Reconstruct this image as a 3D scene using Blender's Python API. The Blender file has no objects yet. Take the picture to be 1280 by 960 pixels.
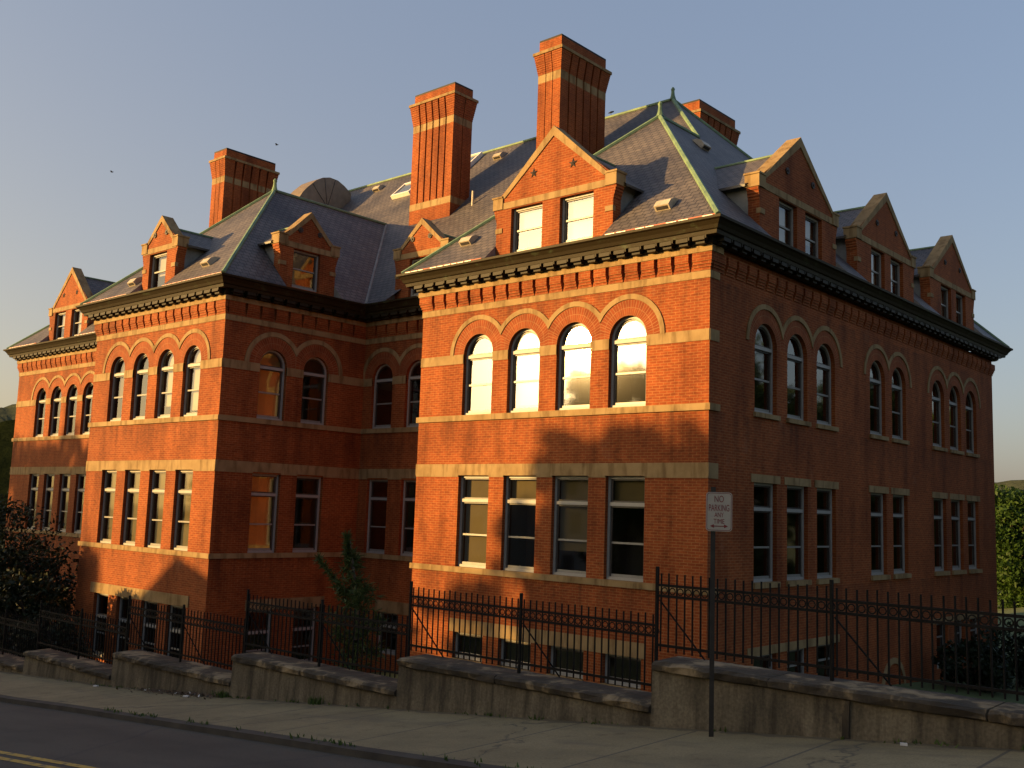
import bpy, math, random
from mathutils import Vector, Matrix
R = math.radians
random.seed(7)
SC = bpy.context.scene
COL = SC.collection
# ------------------------------------------------------------------ camera
cam_d = bpy.data.cameras.new('camera'); cam = bpy.data.objects.new('camera', cam_d); COL.objects.link(cam)
F = Vector((-0.662290, 0.739125, 0.122744)); UPV = Vector((0.056804, -0.113819, 0.991876))
F.normalize(); RT = F.cross(UPV).normalized(); UPV = RT.cross(F)
m = Matrix((RT, UPV, -F)).transposed().to_4x4(); m.translation = Vector((12.463, -20.885, -0.893))
cam.matrix_world = m
cam_d.sensor_width = 36; cam_d.lens = 35.803; cam_d.clip_start = 0.1; cam_d.clip_end = 6000
SC.camera = cam
# ------------------------------------------------------------------ light
SUN = Vector((-0.606, -0.777, 0.171)).normalized()
SUN_EL = math.asin(SUN.z)
W = bpy.data.worlds.new('World'); SC.world = W; W.use_nodes = True
nt = W.node_tree; nt.nodes.clear()
def N(nt, t, **kw):
    n = nt.nodes.new(t)
    for k, v in kw.items():
        if k in n.inputs: n.inputs[k].default_value = v
        else: setattr(n, k, v)
    return n
def L(nt, a, b): nt.links.new(a, b)
def mth(nt, op, a, b=None, clamp=False):
    n = nt.nodes.new('ShaderNodeMath'); n.operation = op; n.use_clamp = clamp
    for i, x in enumerate((a, b)):
        if x is None: continue
        if isinstance(x, (int, float)): n.inputs[i].default_value = x
        else: nt.links.new(x, n.inputs[i])
    return n.outputs[0]
sky = N(nt, 'ShaderNodeTexSky'); sky.sky_type = 'NISHITA'; sky.sun_disc = False
sky.sun_elevation = SUN_EL; sky.sun_rotation = math.atan2(SUN.x, SUN.y)
sky.air_density = 1.0; sky.dust_density = 3.0; sky.ozone_density = 1.0; sky.altitude = 200
SKY_K = 0.05
tc = N(nt, 'ShaderNodeTexCoord')
nrm = N(nt, 'ShaderNodeVectorMath'); nrm.operation = 'NORMALIZE'; L(nt, tc.outputs['Generated'], nrm.inputs[0])
dt = N(nt, 'ShaderNodeVectorMath'); dt.operation = 'DOT_PRODUCT'; L(nt, nrm.outputs[0], dt.inputs[0]); dt.inputs[1].default_value = SUN
d0 = mth(nt, 'MAXIMUM', dt.outputs['Value'], 0.0)
sep = N(nt, 'ShaderNodeSeparateXYZ'); L(nt, nrm.outputs[0], sep.inputs[0])
zz = mth(nt, 'MAXIMUM', sep.outputs['Z'], 0.0)
def vadd(a, b):
    n = N(nt, 'ShaderNodeVectorMath'); n.operation = 'ADD'; L(nt, a, n.inputs[0]); L(nt, b, n.inputs[1]); return n.outputs[0]
def vscale(a, f):
    n = N(nt, 'ShaderNodeVectorMath'); n.operation = 'SCALE'
    if isinstance(a, tuple): n.inputs[0].default_value = a
    else: L(nt, a, n.inputs[0])
    if isinstance(f, (int, float)): n.inputs['Scale'].default_value = f
    else: L(nt, f, n.inputs['Scale'])
    return n.outputs[0]
total = vscale(sky.outputs[0], SKY_K)
# low haze: thick near the horizon, warmer and brighter towards the sun's side
hz = mth(nt, 'EXPONENT', mth(nt, 'MULTIPLY', zz, -3.2))
azi = mth(nt, 'ADD', mth(nt, 'MULTIPLY', dt.outputs['Value'], 0.5), 0.5)
HAZE_COOL, HAZE_WARM, SKY_BLUE = (0.075, 0.058, 0.062), (0.345, 0.215, 0.01), (0.062, 0.086, 0.134)
total = vadd(total, vscale(HAZE_COOL, hz))
total = vadd(total, vscale(SKY_BLUE, mth(nt, 'SUBTRACT', 1.0, hz)))
total = vadd(total, vscale(HAZE_WARM, mth(nt, 'MULTIPLY', hz, mth(nt, 'POWER', azi, 2.6))))
total = vadd(total, vscale((1.0, 0.76, 0.38), mth(nt, 'MULTIPLY', mth(nt, 'POWER', d0, 170), 6.0)))
total = vadd(total, vscale((1.0, 0.66, 0.26), mth(nt, 'MULTIPLY', mth(nt, 'POWER', d0, 30), 1.15)))
bg = N(nt, 'ShaderNodeBackground'); L(nt, total, bg.inputs['Color']); bg.inputs['Strength'].default_value = 1.0
wo = N(nt, 'ShaderNodeOutputWorld'); L(nt, bg.outputs[0], wo.inputs['Surface'])
sd = bpy.data.lights.new('sun', 'SUN'); sun = bpy.data.objects.new('sun', sd); COL.objects.link(sun)
sd.energy = 5.0; sd.angle = R(0.53); sd.color = (1.0, 0.59, 0.19)
sun.rotation_euler = (-SUN).to_track_quat('-Z', 'Y').to_euler(); sun.location = SUN * 100
SC.view_settings.view_transform = 'Standard'; SC.view_settings.look = 'None'
SC.view_settings.exposure = 1.1; SC.view_settings.gamma = 1.0; SC.view_settings.use_curve_mapping = False
SC.render.engine = 'CYCLES'
cy = SC.cycles
cy.max_bounces = 8; cy.diffuse_bounces = 3; cy.glossy_bounces = 4; cy.transparent_max_bounces = 12
cy.caustics_reflective = False; cy.caustics_refractive = False; cy.sample_clamp_indirect = 3.0
cy.use_denoising = True

# ------------------------------------------------------------------ materials
MATS = {}
def mat(name):
    m_ = bpy.data.materials.new(name); m_.use_nodes = True; t = m_.node_tree; t.nodes.clear()
    out = N(t, 'ShaderNodeOutputMaterial'); b = N(t, 'ShaderNodeBsdfPrincipled'); L(t, b.outputs[0], out.inputs['Surface'])
    MATS[name] = m_; return m_, t, b
def ramp(t, fac, stops):
    n = N(t, 'ShaderNodeValToRGB'); e = n.color_ramp.elements
    while len(e) < len(stops): e.new(0.5)
    for i, (p, c) in enumerate(stops): e[i].position = p; e[i].color = (*c, 1)
    L(t, fac, n.inputs[0]); return n.outputs[0]
def noise(t, vec, scale, detail=4, rough=0.55):
    n = N(t, 'ShaderNodeTexNoise'); n.inputs['Scale'].default_value = scale; n.inputs['Detail'].default_value = detail; n.inputs['Roughness'].default_value = rough
    if vec is not None: L(t, vec, n.inputs['Vector'])
    return n.outputs['Fac']
def mix(t, a, b, f, mode='MIX'):
    n = N(t, 'ShaderNodeMix'); n.data_type = 'RGBA'; n.blend_type = mode
    for s, x in ((n.inputs[6], a), (n.inputs[7], b), (n.inputs[0], f)):
        if isinstance(x, tuple): s.default_value = (*x, 1)
        elif isinstance(x, (int, float)): s.default_value = x
        else: L(t, x, s)
    return n.outputs[2]
def uvn(t): return N(t, 'ShaderNodeUVMap', uv_map='UVMap').outputs[0]
def objc(t): return N(t, 'ShaderNodeTexCoord').outputs['Object']
def mapping(t, v, scale=(1, 1, 1), loc=(0, 0, 0)):
    n = N(t, 'ShaderNodeMapping'); L(t, v, n.inputs['Vector']); n.inputs['Scale'].default_value = scale; n.inputs['Location'].default_value = loc; return n.outputs[0]
def bump(t, b, h, strength, dist=0.02):
    n = N(t, 'ShaderNodeBump'); n.inputs['Strength'].default_value = strength; n.inputs['Distance'].default_value = dist
    L(t, h, n.inputs['Height']); L(t, n.outputs[0], b.inputs['Normal'])
def brick_tex(t, vec, c1, c2, mo, w, h, ms, off=0.5):
    n = N(t, 'ShaderNodeTexBrick'); L(t, vec, n.inputs['Vector'])
    n.inputs['Color1'].default_value = (*c1, 1); n.inputs['Color2'].default_value = (*c2, 1); n.inputs['Mortar'].default_value = (*mo, 1)
    n.inputs['Scale'].default_value = 1; n.inputs['Brick Width'].default_value = w; n.inputs['Row Height'].default_value = h
    n.inputs['Mortar Size'].default_value = ms; n.inputs['Mortar Smooth'].default_value = 0.2; n.inputs['Bias'].default_value = 0.0
    n.offset = off; return n
# brick
m_, t, b = mat('brick'); uv = uvn(t); oc = objc(t)
bt = brick_tex(t, uv, (0.238, 0.055, 0.0135), (0.190, 0.0425, 0.0108), (0.275, 0.115, 0.042), 0.213, 0.0685, 0.0075)
c = mix(t, bt.outputs['Color'], ramp(t, noise(t, mapping(t, uv, (4.7, 14.6, 1)), 1.0, 2), [(0.3, (0.78, 0.76, 0.76)), (0.7, (1.18, 1.2, 1.2))]), 1.0, 'MULTIPLY')
c = mix(t, c, ramp(t, noise(t, oc, 0.55, 5, 0.6), [(0.32, (0.78, 0.74, 0.72)), (0.62, (1.1, 1.12, 1.1))]), 1.0, 'MULTIPLY')
c = mix(t, c, ramp(t, noise(t, mapping(t, oc, (1.6, 1.6, 0.25)), 1.0, 4, 0.6), [(0.34, (0.62, 0.58, 0.57)), (0.5, (1, 1, 1)), (0.72, (1.12, 1.14, 1.16))]), 0.85, 'MULTIPLY')
spz = N(t, 'ShaderNodeSeparateXYZ'); L(t, oc, spz.inputs[0])
def drip(zs):      # rain stains washed down from a sill course
    k = mth(t, 'DIVIDE', mth(t, 'SUBTRACT', zs, spz.outputs['Z']), 1.3)
    on = mth(t, 'MULTIPLY', mth(t, 'GREATER_THAN', k, 0.0), mth(t, 'SUBTRACT', 1.0, k, True))
    return mth(t, 'MULTIPLY', on, mth(t, 'MULTIPLY', mth(t, 'SUBTRACT', noise(t, mapping(t, oc, (2.6, 2.6, 0.35)), 1.0, 5, 0.7), 0.42), 4.5, True))
dk = mth(t, 'ADD', mth(t, 'ADD', drip(1.61), drip(-2.69)), drip(4.80), True)
c = mix(t, c, (0.035, 0.015, 0.009), mth(t, 'MULTIPLY', dk, 0.5))
c = mix(t, c, (0.30, 0.17, 0.11), mth(t, 'MULTIPLY', mth(t, 'SUBTRACT', noise(t, oc, 0.9, 6, 0.7), 0.62), 2.2, True))
L(t, c, b.inputs['Base Color']); b.inputs['Roughness'].default_value = 0.85; b.inputs['Specular IOR Level'].default_value = 0.2
bump(t, b, bt.outputs['Fac'], -0.5, 0.006)
# voussoir brick (arch rings): bricks stand radially
m_, t, b = mat('arch_brick'); uv = uvn(t); oc = objc(t)
bt = brick_tex(t, uv, (0.225, 0.052, 0.015), (0.175, 0.039, 0.012), (0.26, 0.12, 0.055), 0.205, 0.072, 0.0085, 0.0)
c = mix(t, bt.outputs['Color'], ramp(t, noise(t, oc, 2.2, 4), [(0.3, (0.75, 0.72, 0.7)), (0.65, (1.12, 1.12, 1.1))]), 1.0, 'MULTIPLY')
L(t, c, b.inputs['Base Color']); b.inputs['Roughness'].default_value = 0.85; b.inputs['Specular IOR Level'].default_value = 0.2
# sandstone trim
m_, t, b = mat('sandstone'); oc = objc(t)
c = ramp(t, noise(t, oc, 1.3, 6, 0.6), [(0.28, (0.185, 0.122, 0.056)), (0.5, (0.265, 0.18, 0.086)), (0.75, (0.315, 0.225, 0.115))])
c = mix(t, c, ramp(t, noise(t, mapping(t, oc, (3, 3, 0.6)), 1.5, 5), [(0.36, (0.42, 0.36, 0.30)), (0.50, (1, 1, 1))]), 0.6, 'MULTIPLY')
L(t, c, b.inputs['Base Color']); b.inputs['Roughness'].default_value = 0.85; b.inputs['Specular IOR Level'].default_value = 0.2
bump(t, b, noise(t, oc, 30, 4), 0.3, 0.01)
# slate
m_, t, b = mat('slate'); uv = uvn(t); oc = objc(t)
bt = brick_tex(t, uv, (0.118, 0.110, 0.113), (0.090, 0.085, 0.090), (0.03, 0.028, 0.033), 0.26, 0.19, 0.016)
c = mix(t, bt.outputs['Color'], ramp(t, noise(t, mapping(t, uv, (4.1, 5.9, 1)), 1.0, 2), [(0.3, (0.78, 0.78, 0.8)), (0.7, (1.2, 1.17, 1.12))]), 1.0, 'MULTIPLY')
c = mix(t, c, ramp(t, noise(t, oc, 0.45, 6, 0.65), [(0.36, (0.62, 0.6, 0.62)), (0.6, (1.18, 1.1, 1.02))]), 1.0, 'MULTIPLY')
L(t, c, b.inputs['Base Color']); b.inputs['Roughness'].default_value = 0.6; b.inputs['Specular IOR Level'].default_value = 0.35
gr = N(t, 'ShaderNodeSeparateXYZ'); L(t, uv, gr.inputs[0])
saw = mth(t, 'SUBTRACT', 1.0, mth(t, 'FRACT', mth(t, 'DIVIDE', gr.outputs['Y'], 0.19)))
bump(t, b, mth(t, 'ADD', saw, mth(t, 'MULTIPLY', noise(t, mapping(t, uv, (4.1, 5.9, 1)), 1.0, 2), 0.8)), 0.7, 0.018)
# weathered copper
def patina(name, base, green, lo, hi, rough=0.55):
    m_, t, b = mat(name); oc = objc(t)
    L(t, ramp(t, noise(t, mapping(t, oc, (1.4, 1.4, 2.2)), 1.7, 6, 0.65), [(lo, base), (hi, green)]), b.inputs['Base Color'])
    b.inputs['Roughness'].default_value = rough; b.inputs['Metallic'].default_value = 0.0; b.inputs['Specular IOR Level'].default_value = 0.15
    bump(t, b, noise(t, oc, 9, 4), 0.25, 0.01)
patina('copper_green', (0.11, 0.17, 0.115), (0.19, 0.28, 0.16), 0.35, 0.65)
patina('copper_brown', (0.020, 0.0145, 0.0065), (0.05, 0.065, 0.035), 0.57, 0.76)
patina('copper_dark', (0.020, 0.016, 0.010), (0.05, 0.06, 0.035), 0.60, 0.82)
def plain(name, col, rough=0.6, var=0.25, scale=6, metal=0.0, bmp=0.0, spec=0.5):
    m_, t, b = mat(name); oc = objc(t)
    a = tuple(x * (1 - var) for x in col); z = tuple(min(1, x * (1 + var)) for x in col)
    L(t, ramp(t, noise(t, oc, scale, 5, 0.6), [(0.3, a), (0.7, z)]), b.inputs['Base Color'])
    b.inputs['Roughness'].default_value = rough; b.inputs['Metallic'].default_value = metal; b.inputs['Specular IOR Level'].default_value = spec
    if bmp: bump(t, b, noise(t, oc, scale * 6, 4), bmp, 0.01)
    return b
plain('frame_paint', (0.27, 0.265, 0.25), 0.5, 0.08)
plain('sash', (0.035, 0.03, 0.028), 0.45, 0.2)
plain('sash_light', (0.20, 0.195, 0.18), 0.4, 0.1)
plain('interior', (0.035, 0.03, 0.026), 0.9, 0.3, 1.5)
plain('blind', (0.21, 0.175, 0.095), 0.8, 0.06, 2)
plain('blind_white', (0.78, 0.74, 0.66), 0.8, 0.05, 2)
plain('iron', (0.007, 0.0065, 0.006), 0.75, 0.4, 12, spec=0.15)
plain('star_iron', (0.03, 0.02, 0.016), 0.7, 0.3)
plain('zinc', (0.20, 0.20, 0.19), 0.6, 0.25, 3)
plain('tin', (0.40, 0.34, 0.26), 0.5, 0.25, 5)
plain('metal_brown', (0.17, 0.13, 0.09), 0.55, 0.2, 3)
plain('red_flashing', (0.30, 0.05, 0.025), 0.6, 0.3, 5)
plain('white_enamel', (0.75, 0.72, 0.66), 0.35, 0.06)
plain('galvanised', (0.022, 0.02, 0.018), 0.6, 0.3, 8, spec=0.25)
plain('bark', (0.07, 0.052, 0.038), 0.9, 0.4, 9, bmp=0.5)
plain('bird_black', (0.012, 0.012, 0.014), 0.7)
plain('skylight_glass', (0.10, 0.12, 0.15), 0.12, 0.1)
plain('dead_leaves', (0.09, 0.055, 0.03), 0.9, 0.5, 20)
plain('litter_white', (0.6, 0.58, 0.55), 0.6, 0.1)
plain('sign_red', (0.14, 0.007, 0.011), 0.5, 0.1)
plain('sign_white', (0.30, 0.285, 0.25), 0.45, 0.06)
plain('clapboard', (0.30, 0.28, 0.25), 0.7, 0.1)
plain('shingle', (0.08, 0.07, 0.065), 0.9, 0.3, 12)
def leafmat(name, c1, c2, trans=0.25):
    m_, t, b = mat(name); oc = objc(t)
    geo = N(t, 'ShaderNodeNewGeometry')
    rnd = geo.outputs['Random Per Island']
    c = ramp(t, rnd, [(0.0, c1), (1.0, c2)])
    L(t, c, b.inputs['Base Color']); b.inputs['Roughness'].default_value = 0.6; b.inputs['Specular IOR Level'].default_value = 0.25
    tr = N(t, 'ShaderNodeBsdfTranslucent'); L(t, c, tr.inputs['Color'])
    mx = N(t, 'ShaderNodeMixShader'); mx.inputs[0].default_value = trans
    out = [n for n in t.nodes if n.type == 'OUTPUT_MATERIAL'][0]
    L(t, b.outputs[0], mx.inputs[1]); L(t, tr.outputs[0], mx.inputs[2]); L(t, mx.outputs[0], out.inputs['Surface'])
leafmat('leaf', (0.035, 0.065, 0.012), (0.075, 0.12, 0.025), 0.3)
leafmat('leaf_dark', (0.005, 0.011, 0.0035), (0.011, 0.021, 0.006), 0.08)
leafmat('leaf_bright', (0.018, 0.045, 0.006), (0.045, 0.088, 0.011), 0.3)
leafmat('needle', (0.03, 0.05, 0.014), (0.06, 0.085, 0.022), 0.25)
# glass: clear but mirror-like sheet, reflects sky, sun and trees
m_ = bpy.data.materials.new('window_glass'); m_.use_nodes = True; t = m_.node_tree; t.nodes.clear(); MATS['window_glass'] = m_
out = N(t, 'ShaderNodeOutputMaterial'); tr = N(t, 'ShaderNodeBsdfTransparent'); tr.inputs[0].default_value = (0.62, 0.60, 0.52, 1)
gl = N(t, 'ShaderNodeBsdfGlossy'); gl.inputs['Roughness'].default_value = 0.045; gl.inputs['Color'].default_value = (1, 1, 1, 1)
lw = N(t, 'ShaderNodeLayerWeight'); lw.inputs['Blend'].default_value = 0.5
rf_ = mth(t, 'ADD', mth(t, 'MULTIPLY', mth(t, 'POWER', lw.outputs['Facing'], 5.0), 0.87), 0.13)
mx = N(t, 'ShaderNodeMixShader'); L(t, rf_, mx.inputs[0]); L(t, tr.outputs[0], mx.inputs[1]); L(t, gl.outputs[0], mx.inputs[2]); L(t, mx.outputs[0], out.inputs['Surface'])
# ground-type materials
m_, t, b = mat('asphalt'); oc = objc(t)
c = ramp(t, noise(t, oc, 0.5, 6, 0.6), [(0.3, (0.026, 0.023, 0.018)), (0.7, (0.046, 0.040, 0.031))])
c = mix(t, c, ramp(t, noise(t, oc, 60, 3), [(0.35, (0.7, 0.7, 0.7)), (0.65, (1.3, 1.3, 1.3))]), 1.0, 'MULTIPLY')
v = N(t, 'ShaderNodeTexVoronoi'); v.feature = 'DISTANCE_TO_EDGE'; v.inputs['Scale'].default_value = 0.33
L(t, mapping(t, mix(t, oc, noise(t, oc, 1.1, 4), 0.25), (1, 1, 1)), v.inputs['Vector'])
c = mix(t, c, (0.018, 0.018, 0.018), ramp(t, v.outputs['Distance'], [(0.004, (0.8, 0.8, 0.8)), (0.012, (0, 0, 0))]))
c = mix(t, c, ramp(t, noise(t, mapping(t, oc, (0.22, 1.3, 1)), 1.0, 4), [(0.38, (0.7, 0.7, 0.7)), (0.6, (1.2, 1.19, 1.17))]), 1.0, 'MULTIPLY')
L(t, c, b.inputs['Base Color']); b.inputs['Roughness'].default_value = 0.8; bump(t, b, noise(t, oc, 80, 3), 0.4, 0.01)
m_, t, b = mat('pavement'); oc = objc(t)
c = ramp(t, noise(t, oc, 0.8, 6, 0.62), [(0.3, (0.145, 0.112, 0.056)), (0.55, (0.205, 0.16, 0.08)), (0.75, (0.24, 0.19, 0.10))])
c = mix(t, c, ramp(t, noise(t, oc, 45, 3), [(0.35, (0.82, 0.82, 0.82)), (0.65, (1.15, 1.15, 1.15))]), 1.0, 'MULTIPLY')
sp = N(t, 'ShaderNodeSeparateXYZ'); L(t, oc, sp.inputs[0])
jx = mth(t, 'FRACT', mth(t, 'DIVIDE', mth(t, 'ADD', mth(t, 'ADD', sp.outputs['X'], mth(t, 'MULTIPLY', sp.outputs['Y'], 0.03)), 51.73), 1.76))
jm = mth(t, 'LESS_THAN', mth(t, 'ABSOLUTE', mth(t, 'SUBTRACT', jx, 0.5)), 0.011)
c = mix(t, c, (0.05, 0.043, 0.035), mth(t, 'MULTIPLY', jm, 0.75))
c = mix(t, c, ramp(t, noise(t, oc, 3.2, 5, 0.7), [(0.30, (0.55, 0.5, 0.45)), (0.42, (1, 1, 1))]), 0.7, 'MULTIPLY')
vc = N(t, 'ShaderNodeTexVoronoi'); vc.feature = 'DISTANCE_TO_EDGE'; vc.inputs['Scale'].default_value = 0.45
L(t, mix(t, oc, noise(t, oc, 1.3, 5), 0.6), vc.inputs['Vector'])
c = mix(t, c, (0.03, 0.026, 0.02), ramp(t, vc.outputs['Distance'], [(0.002, (0.75, 0.75, 0.75)), (0.007, (0, 0, 0))]))
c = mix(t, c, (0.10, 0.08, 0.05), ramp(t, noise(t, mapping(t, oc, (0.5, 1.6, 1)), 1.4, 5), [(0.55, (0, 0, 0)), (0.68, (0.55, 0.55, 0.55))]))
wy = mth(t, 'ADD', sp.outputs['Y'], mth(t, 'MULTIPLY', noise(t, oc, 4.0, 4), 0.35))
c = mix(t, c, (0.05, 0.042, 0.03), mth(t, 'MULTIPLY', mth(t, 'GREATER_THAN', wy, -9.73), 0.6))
L(t, c, b.inputs['Base Color']); b.inputs['Roughness'].default_value = 0.9; bump(t, b, noise(t, oc, 50, 3), 0.3, 0.008)
m_, t, b = mat('kerb_stone'); oc = objc(t)
L(t, ramp(t, noise(t, oc, 2.5, 5), [(0.3, (0.018, 0.015, 0.012)), (0.7, (0.05, 0.042, 0.032))]), b.inputs['Base Color']); b.inputs['Roughness'].default_value = 0.9
m_, t, b = mat('yellow_paint'); oc = objc(t)
L(t, ramp(t, noise(t, oc, 7, 5, 0.7), [(0.36, (0.07, 0.06, 0.04)), (0.5, (0.42, 0.26, 0.03))]), b.inputs['Base Color']); b.inputs['Roughness'].default_value = 0.7
m_, t, b = mat('wall_render'); oc = objc(t)
c = ramp(t, noise(t, oc, 1.6, 6, 0.6), [(0.3, (0.085, 0.07, 0.045)), (0.6, (0.135, 0.112, 0.074)), (0.8, (0.175, 0.148, 0.10))])
c = mix(t, c, ramp(t, noise(t, mapping(t, oc, (4.5, 4.5, 0.5)), 1.0, 5, 0.65), [(0.36, (0.33, 0.31, 0.29)), (0.56, (1, 1, 1))]), 0.95, 'MULTIPLY')
vc = N(t, 'ShaderNodeTexVoronoi'); vc.feature = 'DISTANCE_TO_EDGE'; vc.inputs['Scale'].default_value = 0.6
L(t, mix(t, oc, noise(t, oc, 1.5, 5), 0.5), vc.inputs['Vector'])
c = mix(t, c, (0.02, 0.017, 0.013), ramp(t, vc.outputs['Distance'], [(0.002, (0.4, 0.4, 0.4)), (0.007, (0, 0, 0))]))
c = mix(t, c, ramp(t, noise(t, oc, 28, 4), [(0.35, (0.8, 0.8, 0.8)), (0.65, (1.2, 1.2, 1.2))]), 1.0, 'MULTIPLY')
L(t, c, b.inputs['Base Color']); b.inputs['Roughness'].default_value = 0.95; bump(t, b, noise(t, oc, 18, 5), 0.5, 0.02)
m_, t, b = mat('coping_stone'); oc = objc(t)
c = ramp(t, noise(t, mapping(t, oc, (1, 1, 0.6)), 2.2, 6, 0.62), [(0.40, (0.026, 0.020, 0.013)), (0.52, (0.055, 0.042, 0.026)), (0.60, (0.20, 0.15, 0.085)), (0.7, (0.26, 0.20, 0.12))])
L(t, c, b.inputs['Base Color']); b.inputs['Roughness'].default_value = 0.95; bump(t, b, noise(t, oc, 9, 6), 0.8, 0.03)
m_, t, b = mat('lawn'); oc = objc(t)
c = ramp(t, noise(t, oc, 0.25, 6, 0.6), [(0.3, (0.045, 0.062, 0.016)), (0.7, (0.085, 0.115, 0.028))])
L(t, c, b.inputs['Base Color']); b.inputs['Roughness'].default_value = 0.95; bump(t, b, noise(t, oc, 25, 4), 0.6, 0.05)
def wood(name, c):
    m_, t, b = mat(name); oc = objc(t)
    L(t, ramp(t, noise(t, oc, 0.06, 8, 0.7), [(0.3, c[0]), (0.55, c[1]), (0.75, c[2])]), b.inputs['Base Color']); b.inputs['Roughness'].default_value = 0.95; b.inputs['Specular IOR Level'].default_value = 0.0; bump(t, b, noise(t, oc, 0.12, 8, 0.7), 1.0, 3.0)
wood('woodland', ((0.006, 0.009, 0.004), (0.010, 0.014, 0.006), (0.018, 0.024, 0.009)))
wood('woodland_hazed', ((0.045, 0.055, 0.04), (0.06, 0.07, 0.048), (0.075, 0.085, 0.055)))  # distance haze put into the colour: paler, greyer woodland for the farther hills

# ------------------------------------------------------------------ mesh helpers
class MB:
    def __init__(s): s.v = []; s.f = []; s.m = []; s.uv = []; s.sm = []
    def face(s, pts, m, uv=None, smooth=False):
        i = len(s.v); s.v += [tuple(p) for p in pts]; s.f.append(tuple(range(i, i + len(pts)))); s.m.append(m); s.uv.append(uv); s.sm.append(smooth)
    def box(s, c, hx, hy, hz, m, ax=None, skip=()):
        X, Y, Z = ax or (Vector((1, 0, 0)), Vector((0, 1, 0)), Vector((0, 0, 1))); c = Vector(c)
        P = lambda i, j, k: c + X * (i * hx) + Y * (j * hy) + Z * (k * hz)
        for n, q in (('-z', ((-1, -1, -1), (-1, 1, -1), (1, 1, -1), (1, -1, -1))), ('+z', ((-1, -1, 1), (1, -1, 1), (1, 1, 1), (-1, 1, 1))),
                     ('-y', ((-1, -1, -1), (1, -1, -1), (1, -1, 1), (-1, -1, 1))), ('+y', ((1, 1, -1), (-1, 1, -1), (-1, 1, 1), (1, 1, 1))),
                     ('-x', ((-1, 1, -1), (-1, -1, -1), (-1, -1, 1), (-1, 1, 1))), ('+x', ((1, -1, -1), (1, 1, -1), (1, 1, 1), (1, -1, 1)))):
            if n not in skip: s.face([P(*a) for a in q], m)
    def bx(s, x0, x1, y0, y1, z0, z1, m, skip=()): s.box(((x0 + x1) / 2, (y0 + y1) / 2, (z0 + z1) / 2), (x1 - x0) / 2, (y1 - y0) / 2, (z1 - z0) / 2, m, None, skip)
    def tube(s, pts, rad, m, n=6, cap=True, smooth=True):
        pts = [Vector(p) for p in pts]; rings = []
        if isinstance(rad, (int, float)): rad = [rad] * len(pts)
        for i, p in enumerate(pts):
            d = (pts[min(i + 1, len(pts) - 1)] - pts[max(i - 1, 0)]).normalized()
            a = d.cross(Vector((0, 0, 1)));
            if a.length < 1e-3: a = Vector((1, 0, 0))
            a.normalize(); b_ = d.cross(a)
            rings.append([p + (a * math.cos(2 * math.pi * k / n + math.pi / n) + b_ * math.sin(2 * math.pi * k / n + math.pi / n)) * rad[i] for k in range(n)])
        for i in range(len(rings) - 1):
            for k in range(n): s.face([rings[i][k], rings[i][(k + 1) % n], rings[i + 1][(k + 1) % n], rings[i + 1][k]], m, None, smooth)
        if cap: s.face(rings[0], m); s.face(rings[-1][::-1], m)
    def prism(s, poly, off, m, mside=None):
        off = Vector(off); poly = [Vector(p) for p in poly]; q = [p + off for p in poly]; n = len(poly)
        s.face(poly, m); s.face(q[::-1], m)
        for i in range(n): s.face([poly[i], q[i], q[(i + 1) % n], poly[(i + 1) % n]], mside or m)
    def build(s, name, parent=None, weld=False):
        me = bpy.data.meshes.new(name); me.from_pydata(s.v, [], s.f)
        names = []
        for k in s.m:
            if k not in names: names.append(k)
        for k in names: me.materials.append(MATS[k])
        ul = me.uv_layers.new(name='UVMap')
        Z = Vector((0, 0, 1)); li = 0; vals = [0.0] * (2 * len(me.loops))
        mi = []; sm = []
        for fi, f in enumerate(s.f):
            mi.append(names.index(s.m[fi])); sm.append(s.sm[fi])
            u = s.uv[fi]
            if u is None:
                nn = me.polygons[fi].normal
                if abs(nn.z) > 0.985: tx, ty = Vector((1, 0, 0)), Vector((0, 1, 0))
                else: tx = Z.cross(nn).normalized(); ty = nn.cross(tx).normalized()
                u = [(tx.dot(Vector(s.v[i])), ty.dot(Vector(s.v[i]))) for i in f]
            for a in u: vals[li] = a[0]; vals[li + 1] = a[1]; li += 2
        ul.data.foreach_set('uv', vals); me.polygons.foreach_set('material_index', mi); me.polygons.foreach_set('use_smooth', sm)
        if weld:
            import bmesh
            bm = bmesh.new(); bm.from_mesh(me); bmesh.ops.remove_doubles(bm, verts=bm.verts, dist=1e-4); bm.to_mesh(me); bm.free()
        o = bpy.data.objects.new(name, me); COL.objects.link(o)
        if parent is not None:
            o.parent = parent; o.location = -wloc(parent)
        return o
def wloc(o):
    v = Vector((0, 0, 0))
    while o is not None: v += o.location; o = o.parent
    return v
def thing(name, label, cat, loc, group=None):
    o = bpy.data.objects.new(name, None); COL.objects.link(o); o.location = loc; o.empty_display_size = 0.3
    o['label'] = label; o['category'] = cat
    if group: o['group'] = group
    return o
def tag(o, label=None, cat=None, group=None, kind=None):
    if label: o['label'] = label
    if cat: o['category'] = cat
    if group: o['group'] = group
    if kind: o['kind'] = kind
    return o

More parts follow.
